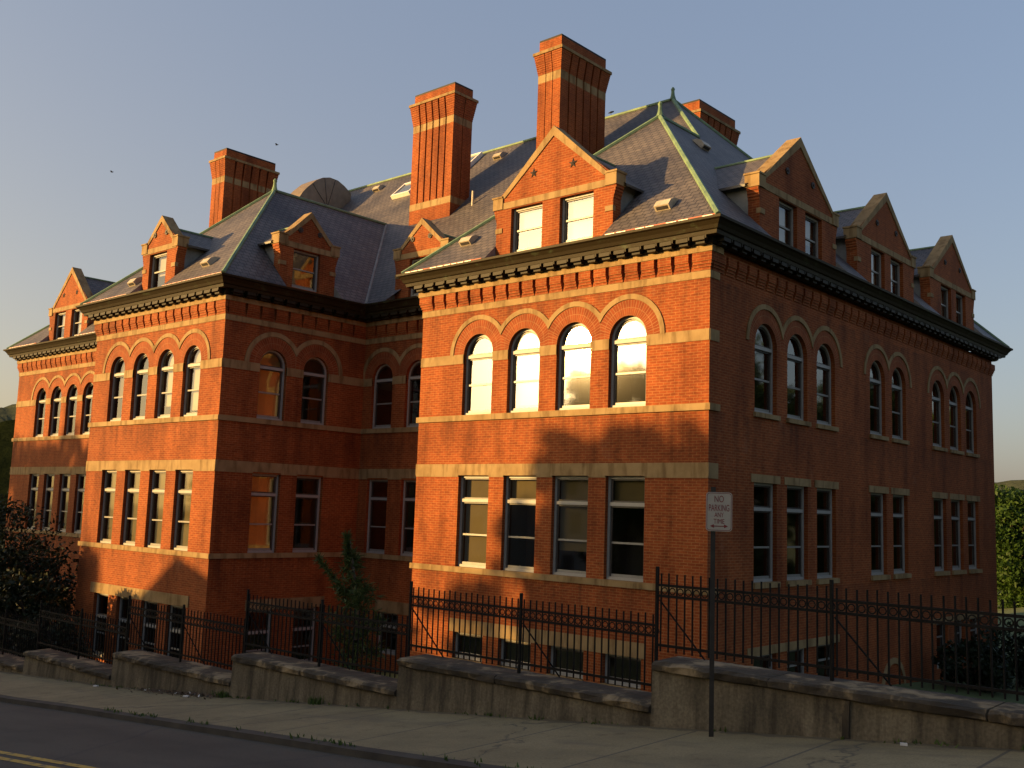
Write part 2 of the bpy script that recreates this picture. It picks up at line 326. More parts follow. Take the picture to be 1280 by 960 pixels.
# ------------------------------------------------------------------ terrain
GX = [(-1500, -14), (-200, -11.5), (-60, -7.6), (-30, -6.2), (-14.37, -5.31), (-8.68, -4.91), (-4.2, -4.50), (0.32, -4.03), (5.01, -3.54), (9.39, -3.06), (12.5, -2.72), (30, -1.2), (60, 0.5), (200, 2), (1500, 2)]
def lerp_tab(tab, x):
    if x <= tab[0][0]: return tab[0][1]
    for (a, va), (b_, vb) in zip(tab, tab[1:]):
        if x <= b_: return va + (vb - va) * (x - a) / (b_ - a)
    return tab[-1][1]
def g(x): return lerp_tab(GX, x)
YX = [(-300, -10), (-40, -8.0), (-16, -6.75), (-9, -5.6), (0, -5.45), (6, -5.6), (40, -6.5), (300, -6.5)]
def yard(x, y): return lerp_tab(YX, x) - max(0, min(1.2, (y - 5) * 0.06))
def ground_z(x, y):
    if y < -9.15: return g(x)
    f = min(1, (y + 9.15) / 4.0)
    if x > 4: f = min(1, (y + 9.15) / 9.0)
    return (g(x) - 0.15) * (1 - f) + yard(x, y) * f
def strip(name, y0f, y1f, xs, dz, mname, ysteps=1, zf=None):
    mb = MB()
    for a, b_ in zip(xs, xs[1:]):
        for k in range(ysteps):
            P = lambda x, q: Vector((x, y0f(x) + (y1f(x) - y0f(x)) * q, (zf or (lambda x, y: g(x)))(x, 0) + dz))
            mb.face([P(a, k / ysteps), P(b_, k / ysteps), P(b_, (k + 1) / ysteps), P(a, (k + 1) / ysteps)], mname, None, True)
    return mb.build(name)
XS = sorted(set([x for x, _ in GX] + [x for x, _ in YX] + list(range(-60, 62, 3)) + [-120, -90, 90, 130, 400, -400, -800, 800]))
YS = [-1500, -600, -300, -150, -100, -70, -52, -45, -40, -36, -32, -28, -25, -22.6, -22.5, -9.35, -9.25, -8.2, -7.2, -6, -5, -4, -2, 0, 3, 6, 10, 14, 18, 22, 30, 45, 70, 110, 170, 300, 600, 1500]
mb = MB()
def gz(x, y):
    z = ground_z(x, y)
    if -22.55 < y < -9.3: z -= 0.35
    return z
for a, b_ in zip(XS, XS[1:]):
    for c0, c1 in zip(YS, YS[1:]): mb.face([(a, c0, gz(a, c0)), (b_, c0, gz(b_, c0)), (b_, c1, gz(b_, c1)), (a, c1, gz(a, c1))], 'lawn', None, True)
tag(mb.build('ground', weld=True), kind='structure')
KY = [(-60, -11.6), (-8.7, -11.93), (-5, -12.0), (-2.5, -12.2), (0.7, -12.48), (3.7, -12.78), (6, -12.95), (60, -14)]
ky = lambda x: lerp_tab(KY, x)
RX = [x for x in XS if -400 <= x <= 200]
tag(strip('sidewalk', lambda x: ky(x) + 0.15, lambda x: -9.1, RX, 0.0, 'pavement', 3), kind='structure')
mb = MB()
for a, b_ in zip(RX, RX[1:]):
    for p, q, za, zb in ((-0.03, 0.0, -0.20, -0.01), (0.0, 0.15, -0.01, 0.004)):
        mb.face([(a, ky(a) + p, g(a) + za), (b_, ky(b_) + p, g(b_) + za), (b_, ky(b_) + q, g(b_) + zb), (a, ky(a) + q, g(a) + zb)], 'kerb_stone')
tag(mb.build('kerb'), kind='structure')
tag(strip('road', lambda x: -18.9, lambda x: ky(x), RX, -0.09, 'asphalt', 3), kind='structure')
tag(strip('far_sidewalk', lambda x: -22.0, lambda x: -18.9, RX, 0.0, 'pavement', 2), kind='structure')
mb = MB()
for y0 in (-14.74, -14.97):
    for a, b_ in zip(RX, RX[1:]): mb.face([(a, y0 - 0.055, g(a) - 0.085), (b_, y0 - 0.055, g(b_) - 0.085), (b_, y0 + 0.055, g(b_) - 0.085), (a, y0 + 0.055, g(a) - 0.085)], 'yellow_paint')
tag(mb.build('road_marking'), kind='structure')
# far wooded hills
def hill(name, cx, cy, rx, ry, h, zb, seed, mname='woodland'):
    rnd = random.Random(seed); ph = [rnd.uniform(0, 6.28) for _ in range(8)]; mb = MB(); n = 64; k = 14
    def P(i, j):
        a = 2 * math.pi * i / n; r_ = j / k
        k_ = min(1, r_ * 3) * (1 - r_)
        hh = h * (0.5 + 0.5 * math.cos(math.pi * r_)) + h * k_ * (0.16 * math.sin(3 * a + ph[0]) + 0.08 * math.sin(9 * a + ph[1] + r_ * 5) + .05 * math.sin(21 * a + ph[2] + 13 * r_) + .025 * math.sin(47 * a - 23 * r_))
        return (cx + rx * r_ * math.cos(a), cy + ry * r_ * math.sin(a), zb + hh)
    for j in range(k):
        for i in range(n):
            if j == 0: mb.face([P(i, 0), P(i, 1), P(i + 1, 1)], mname, None, True)
            else: mb.face([P(i, j), P(i, j + 1), P(i + 1, j + 1), P(i + 1, j)], mname, None, True)
    return tag(mb.build(name, weld=True), kind='structure')
hill('hill', -302, 102, 170, 120, 33, -14, 3)
hill('hill', -663, 244, 330, 260, 66, -14, 4, 'woodland_hazed')
hill('hill', -257, 900, 460, 260, 46, -10, 5, 'woodland_hazed')
hill('hill', 250, 1000, 420, 260, 46, -10, 6, 'woodland_hazed')
hill('hill', -420, -520, 300, 260, 30, -12, 8, 'woodland_hazed')

# ------------------------------------------------------------------ the school building
B0 = Vector((-20.4, 8.5, -6.9))
SCH = thing('school_building', 'red brick school with sandstone bands, arched upper windows, gabled dormers and slate roof', 'building', B0)
X_, Y_, Z_ = Vector((1, 0, 0)), Vector((0, 1, 0)), Vector((0, 0, 1))
class Fc:      # a facade frame: s along the wall (right as seen from outside), d into the wall, z up
    def __init__(s, P0, sd, n): s.P0, s.sd, s.n = Vector(P0), sd, n
    def __call__(s, a, d, z): return s.P0 + s.sd * a - s.n * d + Z_ * z
    def ax(s): return (s.sd, s.n * -1, Z_)
fA = Fc((0, 0, 0), X_, -Y_); fB = Fc((0, -3.32, 0), X_, -Y_); fM = Fc((0, 2.447, 0), X_, -Y_)
fS = Fc((0, 0, 0), Y_, X_); fBs = Fc((-15.546, 0, 0), Y_, X_)
ZL, ZS2, ZS1 = 0.0, 1.77, -2.53
XA, XB, XBL, XC, XCR, YB, YM, YD, YK = -9.958, -15.546, -24.04, -38.77, -28.6, -3.32, 2.447, 21.39, 18.95   # plan of the wings
def op(sc, w, zb, zt, arch=False, **k): return dict(sc=sc, w=w, zb=zb, zt=zt, arch=arch, **k)
def facade(f, s0, s1, z0, z1, ops, name='wall'):
    mb = MB()
    ss = sorted(set([s0, s1] + [o['sc'] - o['w'] / 2 for o in ops] + [o['sc'] + o['w'] / 2 for o in ops]))
    zs = sorted(set([z0, z1] + [o['zb'] for o in ops] + [o['zt'] for o in ops]))
    for a, b_ in zip(ss, ss[1:]):
        for c0, c1 in zip(zs, zs[1:]):
            ms, mz = (a + b_) / 2, (c0 + c1) / 2
            if any(abs(ms - o['sc']) < o['w'] / 2 and o['zb'] < mz < o['zt'] for o in ops): continue
            mb.face([f(a, 0, c0), f(b_, 0, c0), f(b_, 0, c1), f(a, 0, c1)], 'brick')
    RD = 0.24
    for o in ops:
        a, b_, zb, zt = o['sc'] - o['w'] / 2, o['sc'] + o['w'] / 2, o['zb'], o['zt']
        if o['arch']:
            r_ = o['w'] / 2; zsp = zt - r_; n = 14
            arc = [(o['sc'] - r_ * math.cos(math.pi * i / n), zsp + r_ * math.sin(math.pi * i / n)) for i in range(n + 1)]
            for i in range(n // 2):
                mb.face([f(arc[i][0], 0, arc[i][1]), f(arc[i + 1][0], 0, arc[i + 1][1]), f(a, 0, zt)], 'brick')
                j = n - i; mb.face([f(arc[j - 1][0], 0, arc[j - 1][1]), f(arc[j][0], 0, arc[j][1]), f(b_, 0, zt)], 'brick')
            prof = [(a, zb)] + arc + [(b_, zb)]
            ro = o.get('ring', 1.0); K = n
            cl = sorted(x['sc'] for x in ops if x['arch']); ci = cl.index(o['sc'])
            lo = (cl[ci - 1] + o['sc']) / 2 if ci and o['sc'] - cl[ci - 1] < 2 * ro + .1 else -1e9; hi = (cl[ci + 1] + o['sc']) / 2 if ci < len(cl) - 1 and cl[ci + 1] - o['sc'] < 2 * ro + .1 else 1e9
            for i in range(K):
                p0, p1 = math.pi * i / K, math.pi * (i + 1) / K
                def q(rr, p):
                    x = max(lo + .001, min(hi - .001, o['sc'] - rr * math.cos(p))); return f(x, -0.006, zsp + rr * math.sin(p))
                um = (r_ + ro) / 2
                mb.face([q(r_, p0), q(ro, p0), q(ro, p1), q(r_, p1)], 'arch_brick', [(0, p0 * um), (ro - r_, p0 * um), (ro - r_, p1 * um), (0, p1 * um)])
        else: prof = [(a, zb), (a, zt), (b_, zt), (b_, zb)]
        for p, q in zip(prof, prof[1:]): mb.face([f(p[0], 0, p[1]), f(p[0], RD, p[1]), f(q[0], RD, q[1]), f(q[0], 0, q[1])], 'brick')
        mb.face([f(a, 0, zb), f(b_, 0, zb), f(b_, RD, zb), f(a, RD, zb)], 'sandstone')
        e = 0.22; d0, d1 = RD + 0.01, 1.3
        A, Bq, C0, C1 = a - e, b_ + e, zb - 0.15, zt + 0.1
        for q in (((A, d1, C0), (Bq, d1, C0), (Bq, d1, C1), (A, d1, C1)), ((A, d0, C0), (A, d1, C0), (A, d1, C1), (A, d0, C1)), ((Bq, d1, C0), (Bq, d0, C0), (Bq, d0, C1), (Bq, d1, C1)),
                  ((A, d0, C1), (A, d1, C1), (Bq, d1, C1), (Bq, d0, C1)), ((A, d1, C0), (A, d0, C0), (Bq, d0, C0), (Bq, d1, C0))):
            mb.face([f(*x) for x in q], 'interior')
        # frame-side closure so nothing shows round the frame
        mb.face([f(a, RD, zb), f(a, RD, zt), f(A, RD, C1), f(A, RD, C0)], 'interior'); mb.face([f(b_, RD, zb), f(Bq, RD, C0), f(Bq, RD, C1), f(b_, RD, zt)], 'interior')
        mb.face([f(a, RD, zt), f(b_, RD, zt), f(Bq, RD, C1), f(A, RD, C1)], 'interior'); mb.face([f(a, RD, zb), f(A, RD, C0), f(Bq, RD, C0), f(b_, RD, zb)], 'interior')
    return mb.build(name, SCH)
def fbox(mb, f, a, b_, d0, d1, z0, z1, m): mb.box(f((a + b_) / 2, (d0 + d1) / 2, (z0 + z1) / 2), abs(b_ - a) / 2, abs(d1 - d0) / 2, abs(z1 - z0) / 2, m, f.ax())
wrnd = random.Random(11)
def window(f, o, parent=None, rails=(), blind=None, flat=False, single=False, tilt=True):
    """frame (outer frame + sashes), panes and an optional blind; rails = [(z, kind)]"""
    parent = parent or SCH
    a, b_, zb, zt = o['sc'] - o['w'] / 2, o['sc'] + o['w'] / 2, o['zb'], o['zt']
    mb = MB(); gp = MB(); fw = 0.065
    fm = 'frame_paint'
    zsp = zt - o['w'] / 2 if o['arch'] else zt
    fbox(mb, f, a, a + fw, 0.12, 0.225, zb, zsp, fm); fbox(mb, f, b_ - fw, b_, 0.12, 0.225, zb, zsp, fm)
    fbox(mb, f, a + fw, b_ - fw, 0.10, 0.225, zb, zb + 0.07, fm)
    if o['arch']:
        n = 14; r0, r1 = o['w'] / 2, o['w'] / 2 - fw
        for rr0, rr1, dd0, dd1, mm in ((r0, r1, 0.12, 0.225, fm), (r1, r1 - 0.045, 0.16, 0.21, 'sash')):
            for i in range(n):
                p0, p1 = math.pi * i / n, math.pi * (i + 1) / n
                q = lambda rr, p, d: f(o['sc'] - rr * math.cos(p), d, zsp + rr * math.sin(p))
                mb.face([q(rr0, p0, dd0), q(rr1, p0, dd0), q(rr1, p1, dd0), q(rr0, p1, dd0)], mm)
                mb.face([q(rr1, p0, dd0), q(rr1, p0, dd1), q(rr1, p1, dd1), q(rr1, p1, dd0)], mm)
    else:
        fbox(mb, f, a + fw, b_ - fw, 0.12, 0.225, zt - 0.06, zt, fm)
        fbox(mb, f, a + fw, b_ - fw, 0.155, 0.21, zt - 0.10, zt - 0.06, 'sash')
    sj = 0.05
    fbox(mb, f, a + fw, a + fw + sj, 0.16, 0.21, zb + 0.07, zsp, 'sash'); fbox(mb, f, b_ - fw - sj, b_ - fw, 0.16, 0.21, zb + 0.07, zsp, 'sash')
    fbox(mb, f, a + fw + sj, b_ - fw - sj, 0.16, 0.21, zb + 0.07, zb + 0.14, 'sash_light')
    cuts = [zb + 0.14]
    for z, k in rails:
        if k == 'transom':
            fbox(mb, f, a + fw, b_ - fw, 0.105, 0.22, z - 0.045, z + 0.045, fm); fbox(mb, f, a + fw, b_ - fw, 0.155, 0.208, z + 0.045, z + 0.085, 'sash'); fbox(mb, f, a + fw, b_ - fw, 0.155, 0.208, z - 0.085, z - 0.045, 'sash')
        else: fbox(mb, f, a + fw + sj, b_ - fw - sj, 0.15, 0.212, z - 0.025, z + 0.025, 'sash_light')
    cuts += sorted(z for z, _ in rails); 
    zs = cuts + [zsp if not o['arch'] else zsp]
    gd = 0.185
    def pane(poly):
        tx, tz = (wrnd.gauss(0, 0.0022), wrnd.gauss(0, 0.0022)) if tilt else (0, 0)
        cs = sum(p[0] for p in poly) / len(poly); cz = sum(p[1] for p in poly) / len(poly)
        gp.face([f(s_, gd + (s_ - cs) * tx + (z_ - cz) * tz, z_) for s_, z_ in poly], 'window_glass')
    A, Bq = a + fw + sj - 0.01, b_ - fw - sj + 0.01
    for i, (c0, c1) in enumerate(zip(zs, zs[1:])):
        last = i == len(zs) - 2
        if last and o['arch'] and c1 - c0 < 0.02: break
        pane([(A, c0), (Bq, c0), (Bq, c1 - (0.0 if not last or o['arch'] else 0.08)), (A, c1 - (0.0 if not last or o['arch'] else 0.08))])
    if o['arch']:
        rr = o['w'] / 2 - fw - 0.035
        pane([(o['sc'] + rr * math.cos(math.pi * i / 14), zsp + rr * math.sin(math.pi * i / 14)) for i in range(15)])
    if flat:      # sub-part window of a dormer: one mesh
        if blind:
            for z0, z1, bm_ in blind: mb.face([f(a + fw, 0.30, z0), f(b_ - fw, 0.30, z0), f(b_ - fw, 0.30, z1), f(a + fw, 0.30, z1)], bm_)
        mb.v_off = len(mb.v)
        for fc, mm in zip(gp.f, gp.m): mb.face([gp.v[i] for i in fc], mm)
        return mb.build('window', parent)
    w_ = mb.build('window', parent); gp.build('pane', w_)
    if blind:
        for z0, z1, bm_ in blind:
            bb = MB(); bb.face([f(a + fw, 0.30, z0), f(b_ - fw, 0.30, z0), f(b_ - fw, 0.30, z1), f(a + fw, 0.30, z1)], bm_)
            bb.build('blind', w_)
    return w_
RL2 = [(3.47, 'transom'), (2.65, 'rail')]; RL1 = [(-0.66, 'transom'), (-1.62, 'rail')]; RLB = [(-5.05, 'transom'), (-5.62, 'rail')]
def shades(zb, zt, p, rr):
    return [(zb, zt, 'blind')] if rr.random() < p else None
# ---- openings per facade
pA = [-4.98 + 1.742 * k for k in (-1.5, -0.5, 0.5, 1.5)]
A1 = [op(s, 1.19, ZS1, 0.04) for s in pA]; A2 = [op(s, 1.155, ZS2, 4.11, True, ring=0.985) for s in pA]; A0 = [op(s, 1.15, -5.05, -4.33) for s in pA]
pB = [-19.80 + 1.655 * k for k in (-1.5, -0.5, 0.5, 1.5)]
B1 = [op(s, 1.05, ZS1, 0.04) for s in pB]; B2 = [op(s, 1.05, ZS2, 4.11, True, ring=0.93) for s in pB]; B00 = [op(s, 1.03, -6.40, -4.25) for s in [-19.69 + 1.645 * k for k in (-1.5, -0.5, 0.5, 1.5)]]
pC = [-33.70 + 1.585 * k for k in (-1.5, -0.5, 0.5, 1.5)]
C1 = [op(s, 1.04, ZS1, 0.04) for s in pC]; C2 = [op(s, 1.06, ZS2, 4.10, True, ring=0.90) for s in pC]
pBs = [-1.40, 0.34]
Bs1 = [op(s, 1.09, ZS1, 0.0) for s in pBs]; Bs2 = [op(s, 1.06, ZS2, 4.08, True, ring=0.95) for s in pBs]; Bs0 = [op(-1.31, .98, -6.0, -4.34), op(0.48, .98, -6.2, -4.34)]
pM = [-14.54, -12.78, -11.02]
M1 = [op(s, 1.07, ZS1, 0.0) for s in pM]; M2 = [op(s, 1.09, ZS2, 4.05, True, ring=0.96) for s in pM]; M0 = [op(s, 1.0, -5.8, -4.44) for s in (-13.72, -12.2)]
pS = [2.80, 4.58, 6.35, 10.02, 11.75, 15.33, 17.06, 18.80]
S1 = [op(s, 1.22, ZS1 + 0.05, 0.0) for s in pS]; S2 = [op(s, 1.19, ZS2, 4.11, True, ring=0.92) for s in pS]
S0 = [op(s, 1.2, -5.35, -4.25) for s in (2.80, 4.58, 6.35)] + [op(s, 1.1, -5.7, -4.21) for s in (15.33, 17.06, 18.75)]
ZT = 4.98
facade(fA, XA, 0, -6.2, 5.6, A0 + A1 + A2); facade(fB, XBL, XB, -8, 5.6, B00 + B1 + B2); facade(fA, XC, XCR, -9.5, 5.6, C1 + C2)
facade(fS, 0, YD, -8, 5.6, S0 + S1 + S2); facade(fBs, YB, YM, -8, 5.6, Bs0 + Bs1 + Bs2); facade(fM, XB, XA, -8, 5.6, M0 + M1 + M2)
mb = MB()      # plain walls the photo does not face, closing the building
def pw(a, b_): mb.face([(a[0], a[1], -9.5), (b_[0], b_[1], -9.5), (b_[0], b_[1], 5.6), (a[0], a[1], 5.6)], 'brick')
for a, b_ in (((XA, YM), (XA, 0)), ((XBL, YM), (XBL, YB)), ((XCR, YM), (XBL, YM)), ((XCR, 0), (XCR, YM)), ((XC, YK), (XC, 0)), ((XA, YK), (XC, YK)), ((XA, YD), (XA, YK)), ((0, YD), (XA, YD))): pw(a, b_)
mb.build('wall', SCH)
# ---- windows
br = random.Random(5)
for i, o in enumerate(A2): window(fA, o, None, RL2, [None, [(2.0, 3.4, 'blind_white')], None, None][i], tilt=(i != 2))
for i, o in enumerate(A1): window(fA, o, None, RL1, [[(-2.4, 0, 'blind')], [(-0.62, 0, 'blind')], [(-1.9, 0, 'blind')], [(-0.62, 0, 'blind')]][i])
for o in A0: window(fA, o, None, [(-4.92, 'rail')])
for i, o in enumerate(B2): window(fB, o, None, RL2, [[(2.7, 4, 'blind')], None, [(2.2, 4, 'blind_white')], [(2.0, 4, 'blind_white')]][i])
for i, o in enumerate(B1): window(fB, o, None, RL1, [(-2.4, 0, 'blind')])
for o in B00: window(fB, o, None, RLB)
for o in C2: window(fA, o, None, RL2, shades(2.6, 4.0, .5, br))
for o in C1: window(fA, o, None, RL1, shades(-1.6, 0, .3, br))
for i, o in enumerate(Bs2): window(fBs, o, None, RL2, [[(1.9, 4, 'blind')], None][i])
for i, o in enumerate(Bs1): window(fBs, o, None, RL1, [[(-2.4, 0, 'blind')], None][i])
for o in Bs0: window(fBs, o, None, RLB)
for o in M2: window(fM, o, None, RL2)
for o in M1: window(fM, o, None, RL1)
for o in M0: window(fM, o, None, [(-4.9, 'transom')])
for o in S2: window(fS, o, None, RL2)
for o in S1: window(fS, o, None, RL1)
for o in S0: window(fS, o, None, [(-4.7, 'rail')])
# ---- stone bands: swept along the front outline, wrapping 0.4 m round the outer corners
FRONT = [(0, 0), (XA, 0), (XA, YM), (XB, YM), (XB, YB), (XBL, YB), (XBL, YM), (XCR, YM), (XCR, 0), (XC, 0)]
PATH = [(0, 0.43)] + FRONT + [(XC, 0.43)]
OUT = [(0, YD)] + FRONT + [(XC, YK), (XA, YK), (XA, YD)]
def offs(path, p, closed=False):
    n = len(path); res = []
    for i in range(n):
        def nor(a, b_):
            d = Vector((b_[0] - a[0], b_[1] - a[1])).normalized(); return Vector((-d.y, d.x)) * -1
        nn = []
        if i > 0 or closed: nn.append(nor(path[i - 1], path[i]))
        if i < n - 1 or closed: nn.append(nor(path[i], path[(i + 1) % n]))
        # outward is to the left of the walking direction reversed: the path walks clockwise seen from above
        nn = [-x for x in nn]
        v = nn[0] if len(nn) == 1 or (nn[0] - nn[1]).length < 1e-6 else (nn[0] + nn[1])
        res.append(Vector((path[i][0], path[i][1])) + v * p)
    return res
def sweep(mb, path, prof, mats, closed=False, caps=True):
    """prof: list of (p, z); mats one per strip"""
    rings = [offs(path, p, closed) for p, _ in prof]
    n = len(path)
    for k in range(len(prof) - 1):
        for i in range(n if closed else n - 1):
            j = (i + 1) % n
            a, b_, c0, d_ = rings[k][i], rings[k][j], rings[k + 1][j], rings[k + 1][i]
            mb.face([(a.x, a.y, prof[k][1]), (b_.x, b_.y, prof[k][1]), (c0.x, c0.y, prof[k + 1][1]), (d_.x, d_.y, prof[k + 1][1])], mats[k] if isinstance(mats, list) else mats)
    if caps and not closed:
        for i in (0, n - 1): mb.face([(rings[k][i].x, rings[k][i].y, prof[k][1]) for k in range(len(prof))], mats if isinstance(mats, str) else mats[0])
def band(z0, z1, p, path=PATH):
    mb = MB(); sweep(mb, path, [(-0.02, z0), (p, z0), (p, z1), (-0.02, z1)], 'sandstone'); return mb.build('stone_band', SCH)
band(5.42, 5.57, 0.125); band(4.80, 4.98, 0.022)
for z0, z1 in ((1.605, 1.767), (-2.69, -2.533)): band(z0, z1, 0.06)
band(0.045, 0.366, 0.02)
def seg_band(z0, z1, f, segs, p=0.02):
    for a, b_ in segs:
        mb = MB(); fbox(mb, f, a, b_, -p, 0.05, z0, z1, 'sandstone'); mb.build('stone_band', SCH)
def gaps(s0, s1, ops):
    e = [s0]
    for o in ops: e += [o['sc'] - o['w'] / 2, o['sc'] + o['w'] / 2]
    e.append(s1); return [(e[i], e[i + 1]) for i in range(0, len(e), 2)]
for f, s0, s1, o2 in ((fA, XA, 0.0, A2), (fB, XBL, XB, B2), (fA, XC, XCR, C2), (fBs, YB + .02, YM, Bs2), (fM, XB, XA, M2)): seg_band(3.28, 3.555, f, gaps(s0, s1, o2))
for f, s0, s1, o1 in ((fA, XA, 0, A1), (fB, XBL, XB, B1), (fA, XC, XCR, C1), (fBs, YB + .02, YM, Bs1), (fM, XB, XA, M1)): seg_band(0.0, 0.0445, f, gaps(s0, s1, o1))
seg_band(3.28, 3.555, fS, [(0.0, 0.43)]); seg_band(0.0, 0.045, fS, [(0.0, 0.43)])
# ---- lintels and sills
def lint(f, segs, z0, z1, p=0.03, name='lintel'):
    for a, b_ in segs:
        mb = MB(); fbox(mb, f, a, b_, -p, 0.05, z0, z1, 'sandstone'); mb.build(name, SCH)
lint(fS, [(s - 0.765, s + 0.765) for s in pS], 0.0, 0.205, 0.02)
lint(fS, [(s - 0.66, s + 0.69) for s in pS], 1.645, 1.765, 0.07, 'sill')
lint(fS, [(s - 0.66, s + 0.69) for s in pS], -2.62, -2.482, 0.07, 'sill')
lint(fA, [(-8.335, -1.695)], -4.33, -3.97); lint(fB, [(-22.93, -16.5)], -4.25, -3.9); lint(fBs, [(-1.9, 1.2)], -4.34, -4.0)
lint(fM, [(-14.31, -11.4)], -4.44, -4.06); lint(fS, [(1.88, 7.1)], -4.25, -4.04); lint(fS, [(14.33, 19.6)], -4.21, -4.03)
lint(fA, [(s - 0.58, s + 0.58) for s in pA], -5.12, -5.05, 0.05, 'sill')
# ---- arch hoods
def hood(f, ops, ro, ri, zsp):
    mb = MB(); cs = [o['sc'] for o in ops]; K = 18; dp = -0.03
    for ci, c0 in enumerate(cs):
        for i in range(K):
            p0, p1 = math.pi * i / K, math.pi * (i + 1) / K
            pts = []
            def P(rr, p):
                x = c0 - rr * math.cos(p); lo = (cs[ci - 1] + c0) / 2 if ci else -1e9; hi = (cs[ci + 1] + c0) / 2 if ci < len(cs) - 1 else 1e9
                if x < lo: q = math.acos(max(-1, min(1, (c0 - lo) / rr))); p = q; x = lo
                elif x > hi: q = math.acos(max(-1, min(1, (c0 - hi) / rr))); p = q; x = hi
                return x, zsp + rr * math.sin(p)
            a, b_, c1, d_ = P(ri, p0), P(ro, p0), P(ro, p1), P(ri, p1)
            if abs(a[0] - d_[0]) + abs(a[1] - d_[1]) < 1e-6 and abs(b_[0] - c1[0]) + abs(b_[1] - c1[1]) < 1e-6: continue
            for q0, q1 in (((a, dp), (b_, dp)),): pass
            mb.face([f(a[0], dp, a[1]), f(b_[0], dp, b_[1]), f(c1[0], dp, c1[1]), f(d_[0], dp, d_[1])], 'sandstone')
            mb.face([f(b_[0], dp, b_[1]), f(b_[0], 0.02, b_[1]), f(c1[0], 0.02, c1[1]), f(c1[0], dp, c1[1])], 'sandstone')
            mb.face([f(a[0], 0.02, a[1]), f(a[0], dp, a[1]), f(d_[0], dp, d_[1]), f(d_[0], 0.02, d_[1])], 'sandstone')
    return mb.build('arch_hood', SCH)
hood(fA, A2, 1.12, 0.985, 3.54); hood(fB, B2, 1.08, 0.95, 3.57); hood(fA, C2, 1.05, 0.925, 3.56); hood(fBs, Bs2, 1.12, 0.97, 3.54); hood(fM, M2, 1.12, 0.975, 3.50)
hood(fS, S2[:3], 1.06, 0.93, 3.55); hood(fS, S2[3:5], 1.06, 0.93, 3.55); hood(fS, S2[5:], 1.06, 0.93, 3.55)
mb = MB()
for i in range(12):
    p0, p1 = math.pi * i / 12, math.pi * (i + 1) / 12; q = lambda r_, p, d: fS(11.0 - r_ * math.cos(p), d, -5.95 + r_ * math.sin(p))
    mb.face([q(0.78, p0, -.04), q(0.95, p0, -.04), q(0.95, p1, -.04), q(0.78, p1, -.04)], 'sandstone'); mb.face([q(0.95, p0, -.04), q(0.95, p0, 0), q(0.95, p1, 0), q(0.95, p1, -.04)], 'sandstone')
mb.build('arch_hood', SCH)
# ---- corbelled brick frieze (stepped blocks under the cornice)
def frieze(f, s0, s1, n):
    mb = MB(); w = (s1 - s0) / n; steps = [(4.985, 5.06, .025), (5.06, 5.13, .05), (5.13, 5.20, .075), (5.20, 5.42, .10)]
    for k in range(n):
        a = s0 + w * k + (0.055 if k else 0); b_ = s0 + w * (k + 1) - (0.055 if k < n - 1 else 0)
        for z0, z1, p in steps:
            a2 = a - (p if k == 0 else 0); b2 = b_ + (p - 0.002 if k == n - 1 else 0)
            fbox(mb, f, a2, b2, -p, 0.01, z0, z1, 'brick')
    return mb.build('frieze', SCH)
frieze(fA, XA, 0, 20); frieze(fB, XBL, XB, 17); frieze(fA, XC, XCR, 20); frieze(fBs, YB + .14, YM - .1, 10); frieze(fM, XB + .1, XA - .1, 10); frieze(fS, 0.12, YD, 41)
# ---- copper cornice, brackets, gutter
mb = MB()
prof = [(0.10, 5.572), (0.17, 5.60), (0.19, 5.738), (0.40, 5.742), (0.42, 5.83), (0.46, 5.85), (0.50, 5.93), (0.57, 6.02), (0.63, 6.05), (0.64, 6.11), (0.60, 6.12), (0.52, 6.09)]
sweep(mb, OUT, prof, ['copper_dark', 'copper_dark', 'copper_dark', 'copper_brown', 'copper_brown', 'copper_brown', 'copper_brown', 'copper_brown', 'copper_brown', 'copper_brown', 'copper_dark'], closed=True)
def brackets(f, s0, s1, n):
    for k in range(n):
        s = s0 + (s1 - s0) * (k + 0.5) / n
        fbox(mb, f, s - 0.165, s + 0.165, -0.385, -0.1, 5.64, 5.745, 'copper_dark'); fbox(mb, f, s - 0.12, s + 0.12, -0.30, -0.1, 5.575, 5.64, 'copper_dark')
        fbox(mb, f, s + 0.185, s + 0.22, -0.40, -0.30, 5.665, 5.742, 'copper_brown')
brackets(fA, XA - .13, 0.13, 22); brackets(fB, XBL - .13, XB + .13, 19); brackets(fA, XC - .1, XCR + .1, 22); brackets(fBs, YB - .1, YM - .25, 11); brackets(fM, XB + .2, XA - .2, 11); brackets(fS, -.1, YD, 44)
mb.build('cornice', SCH)
# red flashing edge with light tile tips along the eaves that catch the sun
er = random.Random(3)
def eave(f, s0, s1, p=0.49):
    mb = MB(); fbox(mb, f, s0, s1, -p, -p + 0.03, 6.08, 6.19, 'red_flashing')
    s = s0 + 0.05
    while s < s1 - 0.2:
        l = er.uniform(0.2, 0.3)
        if er.random() < 0.9: fbox(mb, f, s, s + l, -p - 0.022, -p, 6.125, 6.17, 'white_enamel')
        s += l + er.uniform(0.03, 0.06)
    mb.build('eave_trim', SCH)
eave(fA, -10.35, -7.15); eave(fA, -2.82, 0.40); eave(fB, -24.4, -21.2); eave(fB, -18.75, -15.15); eave(fA, -39.1, -36.05); eave(fA, -31.9, -28.3)
